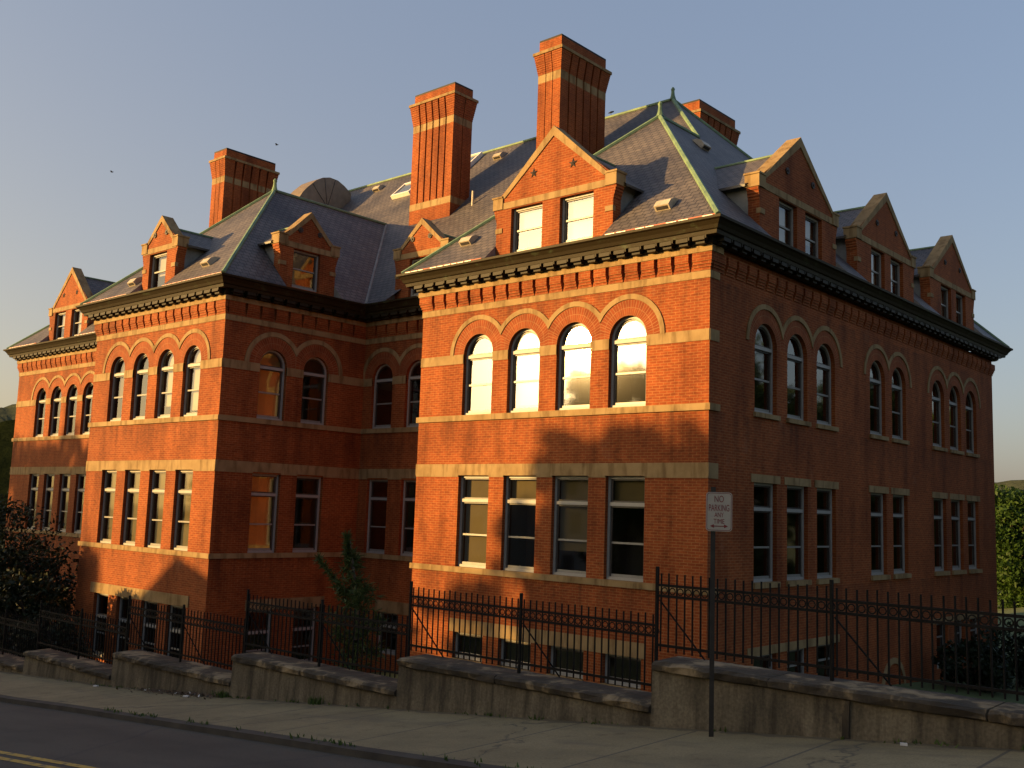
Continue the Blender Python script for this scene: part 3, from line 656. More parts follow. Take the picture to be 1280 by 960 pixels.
# ------------------------------------------------------------------ roof
e = 0.50; ze = 6.13
sS = 1.015; mf = 0.996
Aap = Vector((-4.98, 5.2, 11.67)); Rr = Vector((-8.09, 10.7, 14.85)); Ll = Vector((-30.7, 10.7, 14.85)); J = Vector((-4.98, 7.51, 11.67))
Bap = Vector((-19.79, 1.1, 10.93)); JB = Vector((-19.79, 6.77, 10.93)); Cap = Vector((-33.7, 5.2, 11.3)); JC = Vector((-33.7, 7.14, 11.3))
Abk = Vector((-4.98, YD - 5.2, 11.67)); Jbk = Vector((-4.98, 13.89, 11.67))
v3 = lambda x, y, z=ze: Vector((x, y, z))
xa0, xa1, xb0, xb1, xc0, xc1, yf, ym, yb, yk = XA - e, e, XBL - e, XB + e, XC - e, XCR + e, -e, YM - e, YB - e, YD + e
yk2 = YK + e
DORM = [(fA, -4.99, 2.19), (fA, -33.97, 2.04), (fB, -19.95, 1.21), (fBs, -.25, 1.28), (fM, -12.86, 1.37)] + [(fS, y, 2.42) for y in (4.74, 10.87, 17.05)]
mb = MB()
def edge(f, s0, s1, slope):
    """points along an eave from s0 to s1, stepping back to the wall plane behind each dormer"""
    pts = [f(s0, -e, ze)]; z0 = ze + (e + 1.0) * slope
    ds = [(c_ - hw_ + .115, c_ + hw_ - .115) for ff, c_, hw_ in DORM if ff is f and min(s0, s1) < c_ < max(s0, s1)]
    for a, b_ in sorted(ds, reverse=s1 < s0):
        if s1 < s0: a, b_ = b_, a
        pts += [f(a, -e, ze), f(a, 1.0, z0), f(b_, 1.0, z0), f(b_, -e, ze)]
        mb.face([f(a, -e, ze - .01), f(b_, -e, ze - .01), f(b_, .02, ze - .01), f(a, .02, ze - .01)], 'copper_dark')
        for x in (a, b_): mb.face([f(x, -e, ze), f(x, 1.0, ze), f(x, 1.0, z0)], 'zinc')
    pts.append(f(s1, -e, ze)); return pts
slA = (Aap.z - ze) / (Aap.y - yf); slB = (Bap.z - ze) / (Bap.y - yb); slBs = (Bap.z - ze) / (xb1 - Bap.x)
for poly in (edge(fS, yf, yk, sS) + [Abk, Jbk, Rr, J, Aap], edge(fA, xa0, xa1, slA) + [Aap], [v3(xa0, ym), v3(xa0, yf), Aap, J],
             edge(fB, xb0, xb1, slB) + [Bap], edge(fBs, yb, ym, slBs) + [JB, Bap], [v3(xb0, ym), v3(xb0, yb), Bap, JB],
             edge(fA, xc0, xc1, slA) + [Cap], [v3(xc1, yf), v3(xc1, ym), JC, Cap], [v3(xc0, yk2), v3(xc0, yf), Cap, JC, Ll],
             [v3(xa1, yk), v3(xa0, yk), Abk], [v3(xa0, yk), v3(xa0, yk2), Jbk, Abk], [v3(xa0, yk2), v3(xc0, yk2), Ll, Rr, Jbk],
             edge(fM, xb1, xa0, mf) + [J, Rr], [v3(xb1, ym), Rr, JB], [JB, Rr, Ll], [JB, Ll, JC], [v3(xc1, ym), v3(xb0, ym), JB, JC]):
    mb.face(poly, 'slate')
ROOF = mb.build('roof', SCH)
def cap(pts, rad=0.07, m='copper_green'):
    mb = MB(); mb.tube([Vector(p) + Z_ * 0.02 for p in pts], rad, m, 6); return mb.build('ridge_cap', ROOF)
for pts in ([Rr, Ll], [Rr, J], [Aap, J], [Aap, v3(xa1, yf)], [Aap, v3(xa0, yf)], [Bap, JB], [Bap, v3(xb1, yb)], [Bap, v3(xb0, yb)], [Cap, JC], [Cap, v3(xc0, yf)], [Cap, v3(xc1, yf)], [Ll, JC], [Rr, Jbk], [Abk, v3(xa1, yk)]): cap(pts)
for pts in ([JB, v3(xb1, ym)], [J, v3(xa0, ym)]): cap(pts, 0.05, 'zinc')
def finial(p):
    mb = MB(); p = Vector(p); mb.tube([p, p + Z_ * .18, p + Z_ * .34, p + Z_ * .42, p + Z_ * .5], [.13, .075, .06, .08, .03], 'copper_green', 8); mb.build('finial', ROOF)
finial(Aap); finial(Bap); finial(Rr); finial(Cap)
def roof_vent(p, nrm_, up):
    mb = MB(); side = nrm_.cross(up).normalized(); p = Vector(p)
    o = p + nrm_ * 0.09; fx = (side, up, nrm_)
    q = lambda a, b_, c0: p + side * a + up * b_ + nrm_ * c0
    mb.prism([q(-.22, -.25, 0), q(-.22, .25, 0), q(-.22, .12, .13), q(-.22, -.05, .19), q(-.22, -.25, .16)], side * 0.44, 'tin')
    mb.box(p + up * -0.252 + nrm_ * .08, .17, .006, .045, 'sash', (side, up, nrm_)); mb.build('roof_vent', ROOF)
nA = Vector((0, -.958, 1)).normalized(); uA = Vector((0, 1, .958)).normalized()
nMf = Vector((0, -mf, 1)).normalized(); uMf = Vector((0, 1, mf)).normalized()
nSd = Vector((1.015, 0, 1)).normalized(); uSd = Vector((-1, 0, 1.015)).normalized()
zAf = lambda y: ze + (y - yf) * (Aap.z - ze) / (Aap.y - yf); zBf = lambda y: ze + (y - yb) * (Bap.z - ze) / (Bap.y - yb); zMf = lambda y: ze + (y - ym) * mf; zSd = lambda x: ze + (xa1 - x) * sS
roof_vent((-1.43, 0.28, zAf(.28)), nA, uA); roof_vent((-8.58, 0.5, zAf(.5)), nA, uA); roof_vent((-17.1, -3.02, zBf(-3.02)), nA, uA); roof_vent((-21.7, -3.14, zBf(-3.14)), nA, uA)
roof_vent((-16.32, 10.0, zMf(10)), nMf, uMf); roof_vent((-4.11, 6.2, zSd(-4.11)), nSd, uSd); roof_vent((-24.3, 10.1, zMf(10.1)), nMf, uMf)
mb = MB(); mb.tube([(-14.68, 6.74, zMf(6.74) - .1), (-14.68, 6.74, zMf(6.74) + .55)], .05, 'tin', 8); mb.build('vent_pipe', ROOF)
def skylight(x0, x1, y0, y1):
    mb = MB(); q = lambda x, y, h: Vector((x, y, zMf(y))) + nMf * h
    for a, b_, c0, d_ in ((x0, x0 + .08, y0, y1), (x1 - .08, x1, y0, y1), (x0 + .08, x1 - .08, y0, y0 + .08), (x0 + .08, x1 - .08, y1 - .08, y1)):
        mb.prism([q(a, c0, -.02), q(b_, c0, -.02), q(b_, d_, -.02), q(a, d_, -.02)], nMf * .2, 'white_enamel')
    mb.face([q(x0 + .05, y0 + .05, .13), q(x1 - .05, y0 + .05, .13), q(x1 - .05, y1 - .05, .13), q(x0 + .05, y1 - .05, .13)], 'skylight_glass'); mb.build('skylight', ROOF)
skylight(-21.8, -20.6, 8.77, 9.6); skylight(-19.1, -17.85, 9.55, 10.55)
# barrel-roofed monitor on the ridge
mb = MB(); top = [(6.74, 13.33), (6.88, 13.58), (7.15, 13.90), (7.63, 14.36), (8.0, 14.58), (8.42, 14.70), (8.9, 14.68), (9.3, 14.52), (9.75, 14.25)]
x0, x1 = -27.15, -26.0
for (y0, z0), (y1, z1) in zip(top, top[1:]): mb.face([(x0, y0, z0), (x1, y0, z0), (x1, y1, z1), (x0, y1, z1)], 'metal_brown')
low = [(9.75, 13.0), (6.74, 13.28)]
for x in (x0, x1): mb.face([(x, y, z) for y, z in top + low], 'metal_brown')
mb.face([(x0, 6.74, 13.28), (x1, 6.74, 13.28), (x1, 9.6, 13.0), (x0, 9.6, 13.0)], 'sash')
mb.bx(x0 + .1, x1 - .1, 7.1, 9.4, 10.5, 13.24, 'sash')
for y, z in ((7.42, 14.14), (8.1, 14.6), (8.75, 14.66)): mb.tube([(x1 + .012, 8.35, 13.2), (x1 + .012, y, z)], .012, 'sash', 4)
mb.build('roof_monitor', ROOF)
# ------------------------------------------------------------------ chimneys
def chimney(x0, x1, y0, y1, zbase, zband, zled, ztop, nx, ny, lowband=None):
    mb = MB(); st = MB()
    mb.bx(x0, x1, y0, y1, zbase, ztop - .62, 'brick'); cx, cy_ = (x0 + x1) / 2, (y0 + y1) / 2
    zl = lowband or zbase
    def strips(n, fun):
        for k in range(n): fun(k / n + (0.018 if k else 0), (k + 1) / n - (0.018 if k < n - 1 else 0), k == 0, k == n - 1)
    courses = [(zl, zband, .05), (zband, zband + .31, .053)] + [(zband + .31 + i * (zled - zband - .31) / 9, zband + .31 + (i + 1) * (zled - zband - .31) / 9, .05 + .0135 * (i + 1)) for i in range(9)]
    for z0, z1, p in courses:
        mm = 'sandstone' if abs(p - .053) < 1e-6 else 'brick'; tgt = st if mm == 'sandstone' else mb
        for yy, s in ((y0, -1), (y1, 1)):
            def fn(a, b_, fi, la):
                xa, xb = x0 + (x1 - x0) * a - (p if fi else 0), x0 + (x1 - x0) * b_ + (p if la else 0)
                tgt.bx(xa, xb, min(yy, yy + s * p), max(yy, yy + s * p), z0, z1, mm)
            strips(nx, fn)
        for xx, s in ((x0, -1), (x1, 1)):
            def fn(a, b_, fi, la): tgt.bx(min(xx, xx + s * p), max(xx, xx + s * p), y0 + (y1 - y0) * a, y0 + (y1 - y0) * b_, z0, z1, mm)
            strips(ny, fn)
    P = .05 + .0135 * 9
    ld = MB(); ld.bx(x0 - P - .04, x1 + P + .04, y0 - P - .04, y1 + P + .04, zled, zled + .11, 'sandstone')
    q = .04; hx, hy = (x1 - x0) / 2 + q, (y1 - y0) / 2 + q
    mb.bx(cx - hx, cx + hx, cy_ - hy, cy_ + hy, zled + .11, ztop - .1, 'brick')
    for s0, s1, z0, z1 in ((0.0, 0.06, ztop - .1, ztop - .03), (0.06, .2, ztop - .03, ztop)):
        mb.bx(cx - hx + s0, cx + hx - s0, cy_ - hy + s0, cy_ + hy - s0, z0, z1, 'copper_dark')
    lb_ = MB()
    if lowband: lb_.bx(x0 - .06, x1 + .06, y0 - .06, y1 + .06, lowband - .27, lowband, 'sandstone'); mb.bx(x0 - .055, x1 + .055, y0 - .055, y1 + .055, zbase, lowband - .27, 'brick')
    c_ = mb.build('chimney', SCH); st.build('stone_band', c_)
    ld.build('ledge', c_)
    if lowband: lb_.build('stone_band', c_)
    return c_
chimney(-10.68, -9.73, 5.92, 8.50, 6.5, 14.48, 15.52, 16.16, 3, 6)
chimney(-17.82, -15.57, 6.38, 7.34, 8.5, 14.36, 15.48, 16.06, 6, 2, 11.33)
chimney(-31.15, -30.15, 5.28, 8.05, 6.5, 14.45, 15.58, 16.18, 3, 6)
chimney(-9.95, -8.95, 14.0, 16.85, 6.5, 14.5, 15.58, 16.22, 3, 6)
# ------------------------------------------------------------------ dormers
def dormer(f, c0, hw, wins, zk, za, zr_back, star='star_anchor', blinds=None, single=False, dsc=1.0, zl=7.62):
    mb = MB(); fz0 = 6.0; th = 0.34; RD = .2
    w0, zw0 = wins[0][1], 6.30
    ops = [op(s, w, zw0, zl) for s, w in wins]
    # front wall with rectangular holes
    ss = sorted(set([-hw + .12, hw - .12] + [x for s, w in wins for x in (s - w / 2, s + w / 2)])); zs = [fz0, zw0, zl, zk]
    for a, b_ in zip(ss, ss[1:]):
        for z0, z1 in zip(zs, zs[1:]):
            if any(abs((a + b_) / 2 - s) < w / 2 and zw0 < (z0 + z1) / 2 < zl for s, w in wins): continue
            mb.face([f(c0 + a, 0, z0), f(c0 + b_, 0, z0), f(c0 + b_, 0, z1), f(c0 + a, 0, z1)], 'brick')
    for s, w in wins:
        a, b_ = c0 + s - w / 2, c0 + s + w / 2
        for p, q in (((a, zw0), (a, zl)), ((a, zl), (b_, zl)), ((b_, zl), (b_, zw0))): mb.face([f(p[0], 0, p[1]), f(p[0], .24, p[1]), f(q[0], .24, q[1]), f(q[0], 0, q[1])], 'brick')
        e_ = .15
        mb.face([f(a - e_, .95, zw0 - .1), f(b_ + e_, .95, zw0 - .1), f(b_ + e_, .95, zl + .08), f(a - e_, .95, zl + .08)], 'interior')
        mb.face([f(a - e_, .25, zl + .08), f(a - e_, .95, zl + .08), f(b_ + e_, .95, zl + .08), f(b_ + e_, .25, zl + .08)], 'interior')
        for xx in (a - e_, b_ + e_): mb.face([f(xx, .25, zw0 - .1), f(xx, .95, zw0 - .1), f(xx, .95, zl + .08), f(xx, .25, zl + .08)], 'interior')
        mb.face([f(a, .24, zl), f(b_, .24, zl), f(b_ + e_, .25, zl + .08), f(a - e_, .25, zl + .08)], 'interior')
        mb.face([f(a, .24, zw0), f(a, .24, zl), f(a - e_, .25, zl + .08), f(a - e_, .25, zw0 - .1)], 'interior'); mb.face([f(b_, .24, zl), f(b_, .24, zw0), f(b_ + e_, .25, zw0 - .1), f(b_ + e_, .25, zl + .08)], 'interior')
    mb.face([f(c0 - hw + .12, 0, zk), f(c0 + hw - .12, 0, zk), f(c0, 0, za - .12)], 'brick')
    # side returns and back of the parapet
    for sg in (-1, 1):
        xx = c0 + sg * (hw - .12)
        mb.face([f(xx, 0, fz0), f(xx, th, fz0), f(xx, th, zk), f(xx, 0, zk)], 'brick')
        # knee corbels
        for i, p in enumerate((.02, .045, .07, .095)):
            z0 = zk - .62 + i * .085
            fbox(mb, f, xx - (.3 if sg > 0 else p - .12 + .12), xx + (.3 if sg < 0 else p), -0.012, th, z0, z0 + .085, 'brick') if False else fbox(mb, f, xx if sg > 0 else xx - p, xx + p if sg > 0 else xx, -.004, th, z0, z0 + .085, 'brick')
    mb.face([f(c0 - hw + .12, th, zk), f(c0 + hw - .12, th, zk), f(c0, th, za - .12)], 'brick')
    mb.face([f(c0 - hw + .12, th, fz0), f(c0 + hw - .12, th, fz0), f(c0 + hw - .12, th, zk), f(c0 - hw + .12, th, zk)], 'brick') if False else None
    D = mb.build('dormer', SCH)
    cp = MB()
    fbox(cp, f, c0 - hw + .1, c0 + hw - .1, -.02, .1, zl + .03, zl + .22, 'sandstone')       # lintel course
    for sg in (-1, 1):
        xk = c0 + sg * hw
        a, b_ = sorted((xk, xk - sg * .37)); fbox(cp, f, a, b_, -.045, th + .04, zk - .28, zk + .05, 'sandstone')
        fbox(cp, f, *sorted((xk + sg * .03, xk - sg * .36)), -.07, th + .06, zk + .05, zk + .10, 'sandstone')
        fbox(cp, f, *sorted((xk - sg * .11, xk - sg * .36)), -.025, .1, zk - .98, zk - .84, 'sandstone')
        # raking coping
        p0, p1 = Vector((xk - sg * .27, zk + .06)), Vector((c0, za)); dn = Vector((0, -.215 * (1.0 if hw > 1.6 else .8)))
        q = [p0, p1, p1 + Vector((0, -.29 * (1.0 if hw > 1.6 else .8))), p0 + Vector((sg * -.16, -.03))]
        cp.prism([f(x[0], -.03, x[1]) for x in q], f.n * -(th + .09), 'sandstone')
    cp.build('coping', D)
    # dormer roof
    rf = MB(); zr = za - .38; zev = zk - .12; sl = (zr - zev) / (hw - .05); bk = zr_back
    for sg in (-1, 1):
        xe, zE = c0 + sg * (hw + .05), zr - sl * (hw + .05)
        rf.face([f(c0, th - .05, zr), f(xe, th - .05, zE), f(xe, bk, zE), f(c0, bk, zr)], 'slate'); rf.face([f(c0, th - .05, zr - .07), f(xe, th - .05, zE - .07), f(xe, bk, zE - .07), f(c0, bk, zr - .07)], 'sash')
        rf.face([f(xe, th, zE), f(xe, th, zE - .07), f(xe, bk, zE - .07), f(xe, bk, zE)], 'sash')
        xc = c0 + sg * (hw - .2); rf.face([f(xc, th - .02, fz0), f(xc, bk, fz0), f(xc, bk, zE + .1), f(xc, th - .02, zE + .1)], 'zinc')
    rf.tube([f(c0, th, zr + .02), f(c0, bk, zr + .02)], .045, 'copper_green', 6)
    rf.build('dormer_roof', D)
    for k, o in enumerate(ops):
        o['sc'] += c0; window(f, o, D, [((zw0 + zl) / 2 + .02, 'rail')], blinds[k] if blinds else None, flat=True)
    for sg in (-1, 1):
        sm = MB(); zc = zk + (za - zk) * .32; xc = c0 + sg * hw * .32
        if star == 'star_anchor':
            pts = [(xc + (.15 if i % 2 == 0 else .062) * math.sin(math.pi * i / 5), zc + (.15 if i % 2 == 0 else .062) * math.cos(math.pi * i / 5)) for i in range(10)]
            for i in range(10): p, q = pts[i], pts[(i + 1) % 10]; sm.face([f(p[0], -.012, p[1]), f(q[0], -.012, q[1]), f(xc, -.05, zc)], 'star_iron')
        else:
            sm.tube([f(xc, .02, zc), f(xc, -.035, zc)], .095, 'star_iron', 12)
            sm.tube([f(xc, -.035, zc), f(xc, -.06, zc)], .035, 'star_iron', 8)
        sm.build(star if star == 'star_anchor' else 'anchor_plate', D)
    return D
dormer(fA, -4.99, 2.19, [(-.93, 1.16), (.85, 1.15)], 7.94, 9.74, 4.4, blinds=[[(6.95, 7.6, 'blind_white')], [(6.35, 7.6, 'blind_white')]])
dormer(fA, -33.97, 2.04, [(-.87, 1.08), (.82, 1.08)], 7.80, 9.66, 4.4, blinds=[[(6.9, 7.6, 'blind_white')], [(6.35, 7.6, 'blind_white')]])
dormer(fB, -19.95, 1.21, [(-.09, 1.15)], 7.95, 8.93, 3.0, 'round', [[(6.85, 7.6, 'blind_white')]], zl=7.6)
dormer(fBs, -.25, 1.28, [(-.07, 1.12)], 7.97, 9.03, 3.0, 'round', zl=7.62)
dormer(fM, -12.86, 1.37, [(0.0, 1.1)], 8.0, 9.03, 3.0, 'round', zl=7.64)
for yc in (4.74, 10.87, 17.05): dormer(fS, yc, 2.42, [(-.70, 1.06), (.86, 1.06)], 7.97, 9.72, 4.3, 'round', blinds=[[(6.35, 7.6, 'blind_white')], [(6.9, 7.6, 'blind_white')]], zl=7.66)

# ------------------------------------------------------------------ stepped street wall with iron fence
SEC = [(-17.3, -13.05, -5.04), (-13.05, -8.74, -4.655), (-8.74, -4.26, -4.19), (-4.26, 0.29, -3.72), (0.29, 5.03, -3.245), (5.03, 9.85, -2.72), (9.85, 14.6, -2.22)]
RW = thing('street_wall', 'low grey rendered street wall rising in steps under dark weathered copings', 'wall', (0, -9.45, -4.1))
cr = random.Random(9)
for i, (a, b_, zt) in enumerate(SEC):
    mb = MB(); nseg = 12; zc = zt - .13
    xs = [a + (b_ - a) * k / nseg for k in range(nseg + 1)]
    for x0, x1 in zip(xs, xs[1:]):
        mb.face([(x0, -9.78, g(x0) - .2), (x1, -9.78, g(x1) - .2), (x1, -9.74, zc), (x0, -9.74, zc)], 'wall_render')
        mb.face([(x1, -9.2, g(x1) - .6), (x0, -9.2, g(x0) - .6), (x0, -9.2, zc), (x1, -9.2, zc)], 'wall_render')
    for x in (a, b_): mb.face([(x, -9.78, g(x) - .3), (x, -9.2, g(x) - .3), (x, -9.2, zc), (x, -9.74, zc)], 'wall_render')
    if i == 5: mb.bx(7.55, 7.63, -9.785, -9.75, g(7.6) - .1, zc, 'coping_stone')
    wsec = mb.build('wall_section', RW)
    cb = MB(); joints = [a, a + (b_ - a) * cr.uniform(.36, .5), b_] if i != 5 else [a, 6.65, 9.06, b_]
    for j0, j1 in zip(joints, joints[1:]):
        n = 10; X0 = [j0 + .008 + (j1 - j0 - .016) * k / n for k in range(n + 1)]
        R_ = []
        for k, x in enumerate(X0):
            w = lambda s: cr.uniform(-s, s); ed = .03 if k in (0, n) else 0
            R_.append([(x, -9.75 + w(.008), zc), (x, -9.81 + w(.02) + ed, zc + .02 + w(.008)), (x, -9.82 + w(.022) + ed, zt - .035 + w(.012) - ed * .5), (x, -9.77 + w(.02) + ed, zt + w(.008) - ed * .5), (x, -9.15, zt + w(.006)), (x, -9.15, zc)])
        for r0, r1 in zip(R_, R_[1:]):
            for k in range(5): cb.face([r0[k], r1[k], r1[k + 1], r0[k + 1]], 'coping_stone', None, False)
        cb.face(R_[0][::-1], 'coping_stone'); cb.face(R_[-1], 'coping_stone')
    cb.build('coping', wsec)
YF = -9.37
FE = thing('iron_fence', 'black wrought iron picket fence with a row of rings standing on the stepped wall', 'fence', (0, YF, -3.6))
for i, (a, b_, zt) in enumerate(SEC):
    nxt = SEC[i + 1][2] if i + 1 < len(SEC) else zt
    x0 = a - .19 if i else a + .1; x1 = b_ - .19
    mid = (x0 + x1) / 2
    for s, e_, w in ((x0, mid, 0), (mid, x1, 1)):
        mb = MB(); zr = (zt + .912, zt + .773, zt + .14)
        for z in zr: mb.bx(s, e_, YF - .011, YF + .011, z - .017, z + .017, 'iron')
        n = max(2, round((e_ - s) / .121)); dx = (e_ - s) / n
        for k in range(n):
            x = s + dx * (k + .5)
            if k < n:
                for q in range(10):       # ring between the two top rails
                    a0, a1 = 2 * math.pi * q / 10, 2 * math.pi * (q + 1) / 10
                    P = lambda aa, rr, y: (s + dx * k + dx * .5 * 0 + rr * math.cos(aa) + (dx * 0), y, zt + .8425 + rr * math.sin(aa))
                    xo = s + dx * (k + 1) if k < n - 1 else s + dx * .0 + 1e-3 + dx * k + dx
                    mb.face([(xo - 0 + .034 * math.cos(a0), YF - .009, zt + .8425 + .034 * math.sin(a0)), (xo + .051 * math.cos(a0), YF - .009, zt + .8425 + .051 * math.sin(a0)), (xo + .051 * math.cos(a1), YF - .009, zt + .8425 + .051 * math.sin(a1)), (xo + .034 * math.cos(a1), YF - .009, zt + .8425 + .034 * math.sin(a1))], 'iron')
            dz = cr.uniform(-.012, .012)
            mb.tube([(x, YF, zt + .06), (x + cr.uniform(-.004, .004), YF, zt + 1.06 + dz)], .0125, 'iron', 5)
        mb.build('fence_panel', FE)
    for x, ztop in ((mid, zt + 1.145), (x1, nxt + 1.15)):
        mb = MB(); mb.tube([(x, YF, zt - .02), (x, YF, ztop)], .026, 'iron', 4, smooth=False); mb.build('post', FE)
        zb = nxt if x == x1 else zt
        mb = MB(); mb.tube([(x + .03, YF + .01, zb + .72), (x + .62, YF + .02 + (.16 if x == x1 else .16), zb - .0)], .012, 'iron', 5); mb.build('brace', FE)

# ------------------------------------------------------------------ no-parking sign
SX, SY = 6.16, -10.20
SG = thing('parking_sign', 'white no parking any time sign with red letters on a dark steel post', 'sign', (SX, SY, g(SX)))
to = Vector((12.463 - SX, -20.885 - SY, 0)).normalized(); side = Vector((-to.y, to.x, 0))
cpos = Vector((12.463, -20.885, -0.893)) + (F + RT * ((899 - 640) / 1273.0) + UPV * ((480 - 639.5) / 1273.0)) * 11.75
mb = MB()
pp = Vector((SX, SY, 0)); zt = cpos.z + .24
for w, d, o in ((.055, .012, 0), (.012, .03, .022), (.012, .03, -.022)): mb.box(pp + side * o + Z_ * ((g(SX) + zt) / 2) - to * (.0 if o == 0 else .018), w / 2, d / 2, (zt - g(SX)) / 2 + .05, 'galvanised', (side, to, Z_))
POST = mb.build('post', SG)
pc = Vector((cpos.x, cpos.y, cpos.z)); pc = pp + side * ((cpos - pp).dot(side)) + to * .035 + Z_ * cpos.z
def rrect(hw, hh, r_, off, n=6):
    pts = []
    for cx, cz, a0 in ((hw - r_, hh - r_, 0), (-hw + r_, hh - r_, 90), (-hw + r_, -hh + r_, 180), (hw - r_, -hh + r_, 270)):
        for k in range(n + 1): a = R(a0 + 90 * k / n); pts.append((cx + r_ * math.cos(a), cz + r_ * math.sin(a)))
    return [pc + side * x + Z_ * z + to * off for x, z in pts]
mb = MB(); mb.prism(rrect(.152, .229, .04, 0), to * -.004, 'sign_white'); PL = mb.build('sign_plate', SG)
mb = MB(); o_, i_ = rrect(.143, .220, .034, .002), rrect(.137, .214, .030, .002)
for k in range(len(o_)): j = (k + 1) % len(o_); mb.face([o_[k], o_[j], i_[j], i_[k]], 'sign_red')
mb.build('border', PL)
def text(s_, h, zc, sx):
    cu = bpy.data.curves.new('txt', 'FONT'); cu.body = s_; cu.align_x = 'CENTER'; cu.align_y = 'CENTER'; cu.size = 1; cu.offset = 0.0
    o = bpy.data.objects.new('txt', cu); COL.objects.link(o); bpy.context.view_layer.update()
    me = bpy.data.meshes.new_from_object(o.evaluated_get(bpy.context.evaluated_depsgraph_get()))
    bpy.data.objects.remove(o)
    xs = [v.co.x for v in me.vertices]; ys = [v.co.y for v in me.vertices]; x0, x1, y0, y1 = min(xs), max(xs), min(ys), max(ys)
    for v in me.vertices:
        x = (v.co.x - (x0 + x1) / 2) / (x1 - x0) * sx; z = (v.co.y - (y0 + y1) / 2) / (y1 - y0) * h + zc
        v.co = pc + side * x + Z_ * z + to * .003
    me.materials.clear(); me.materials.append(MATS['sign_red'])
    o = bpy.data.objects.new('lettering', me); COL.objects.link(o); o.parent = PL; o.location = -wloc(PL)
text('NO', .078, .150, .108); text('PARKING', .078, .045, .236); text('ANY', .055, -.036, .108); text('TIME', .055, -.112, .125)
mb = MB(); q = lambda x, z: pc + side * x + Z_ * z + to * .003
mb.face([q(-.06, -.174), q(.06, -.174), q(.06, -.164), q(-.06, -.164)], 'sign_red')
for s in (-1, 1): mb.face([q(s * .105, -.169), q(s * .058, -.147), q(s * .058, -.191)], 'sign_red')
mb.build('arrow', PL)

# ------------------------------------------------------------------ plants
def leaf_cards(mb, rnd, c0, rad, n, size, m, flat=1.0, up=0.3, shell=0.35):
    for _ in range(n):
        while True:
            p = Vector((rnd.uniform(-1, 1), rnd.uniform(-1, 1), rnd.uniform(-1, 1)))
            if shell < p.length < 1: break
        p = Vector((p.x * rad[0], p.y * rad[1], p.z * rad[2])) + Vector(c0)
        a = Vector((rnd.gauss(0, 1), rnd.gauss(0, 1), rnd.gauss(0, 1) * flat)).normalized(); b_ = a.cross(Vector((rnd.gauss(0, 1), rnd.gauss(0, 1), rnd.gauss(0, 1) + up))).normalized()
        s = size * rnd.uniform(.6, 1.4); w = s * .5
        mb.face([p - a * s, p + b_ * w - a * s * .2, p + a * s, p - b_ * w + a * s * .1], m)
def tree_mesh(seed, h, cr_, n_clump, n_leaf, lsize, m, base=0.25, open_=0.0, trunk_r=None):
    rnd = random.Random(seed); tb = MB(); lb = MB()
    tr_ = trunk_r or h * .022
    top = Vector((rnd.uniform(-.06, .06) * h, rnd.uniform(-.06, .06) * h, h * .8))
    tb.tube([Vector((0, 0, -.3)), Vector((0, 0, h * base)) + top * .05, top * .55, top], [tr_ * 1.35, tr_, tr_ * .6, tr_ * .15], 'bark', 8)
    for k in range(n_clump):
        f_ = rnd.random(); z = h * (base + (.95 - base) * (f_ ** .85)); 
        env = math.sin(math.pi * min(1, max(.06, (z / h - base * .6) / (1.05 - base * .6)))) ** .6
        a = rnd.uniform(0, 6.28); rr = cr_ * env * math.sqrt(rnd.uniform(.05, 1))
        c0 = Vector((rr * math.cos(a), rr * math.sin(a), z - .12 * h * (rr / cr_) ** 2 * (1 if z > .6 * h else 0)))
        s = cr_ * rnd.uniform(.2, .38)
        ax = top * min(1, max(.25, (c0.z / h) * .8))
        tb.tube([ax * .9, (ax + c0) / 2 + Vector((0, 0, -.03 * h)), c0], [tr_ * .35, tr_ * .2, tr_ * .06], 'bark', 5)
        leaf_cards(lb, rnd, c0, (s, s, s * .75), n_leaf, lsize, m, shell=.2)
    return tb, lb
def tree(name, label, loc, tl, group=None, cat='tree'):
    o = thing(name, label, cat, loc, group)
    tb, lb = tl
    a = tb.build('trunk', o); b_ = lb.build('crown', o)
    a.location = (0, 0, 0); b_.location = (0, 0, 0); return o
def dup(root, loc, rz=0, sc=1.0, label=None):
    r_ = root.copy(); COL.objects.link(r_); r_.location = loc; r_.rotation_euler = (0, 0, rz); r_.scale = (sc, sc, sc)
    if label: r_['label'] = label
    for ch in list(root.children):
        c_ = ch.copy(); COL.objects.link(c_); c_.parent = r_
    return r_
# young pine in the court between the two wings
rnd = random.Random(21); tb, lb = MB(), MB()
def needles(p, d, ln, n, spread=.10):
    d = d.normalized()
    for _ in range(n):
        s = p + d * rnd.uniform(0, ln); v = (d * .6 + Vector((rnd.gauss(0, .6), rnd.gauss(0, .6), rnd.gauss(0, .6)))).normalized() * rnd.uniform(.7, 1.3) * spread * 1.6
        w = v.cross(Vector((rnd.gauss(0, 1), rnd.gauss(0, 1), rnd.gauss(0, 1)))).normalized() * .016
        lb.face([s - w, s + w, s + v + w * .2, s + v - w * .2], 'needle')
pz = ground_z(-6.4, -5.0)
H = -1.75 - pz
tb.tube([(0, 0, -.2), (.05, 0, H * .4), (-.05, 0, H * .7), (-.35, 0, H)], [.08, .06, .04, .012], 'bark', 7)
blobs = [(.0, .0, .40, .42), (.35, .1, .46, .34), (-.45, -.1, .50, .36), (.1, .0, .56, .46), (-.15, .1, .64, .46), (.3, -.1, .62, .36), (-.5, 0, .66, .30), (-.2, 0, .73, .38), (.05, .1, .70, .32), (-.28, 0, .82, .24), (-.34, 0, .90, .18), (.75, 0, .52, .22), (-.2, 0, .30, .36), (.5, .2, .34, .30), (-.7, .2, .36, .3), (.2, -.2, .22, .4)]
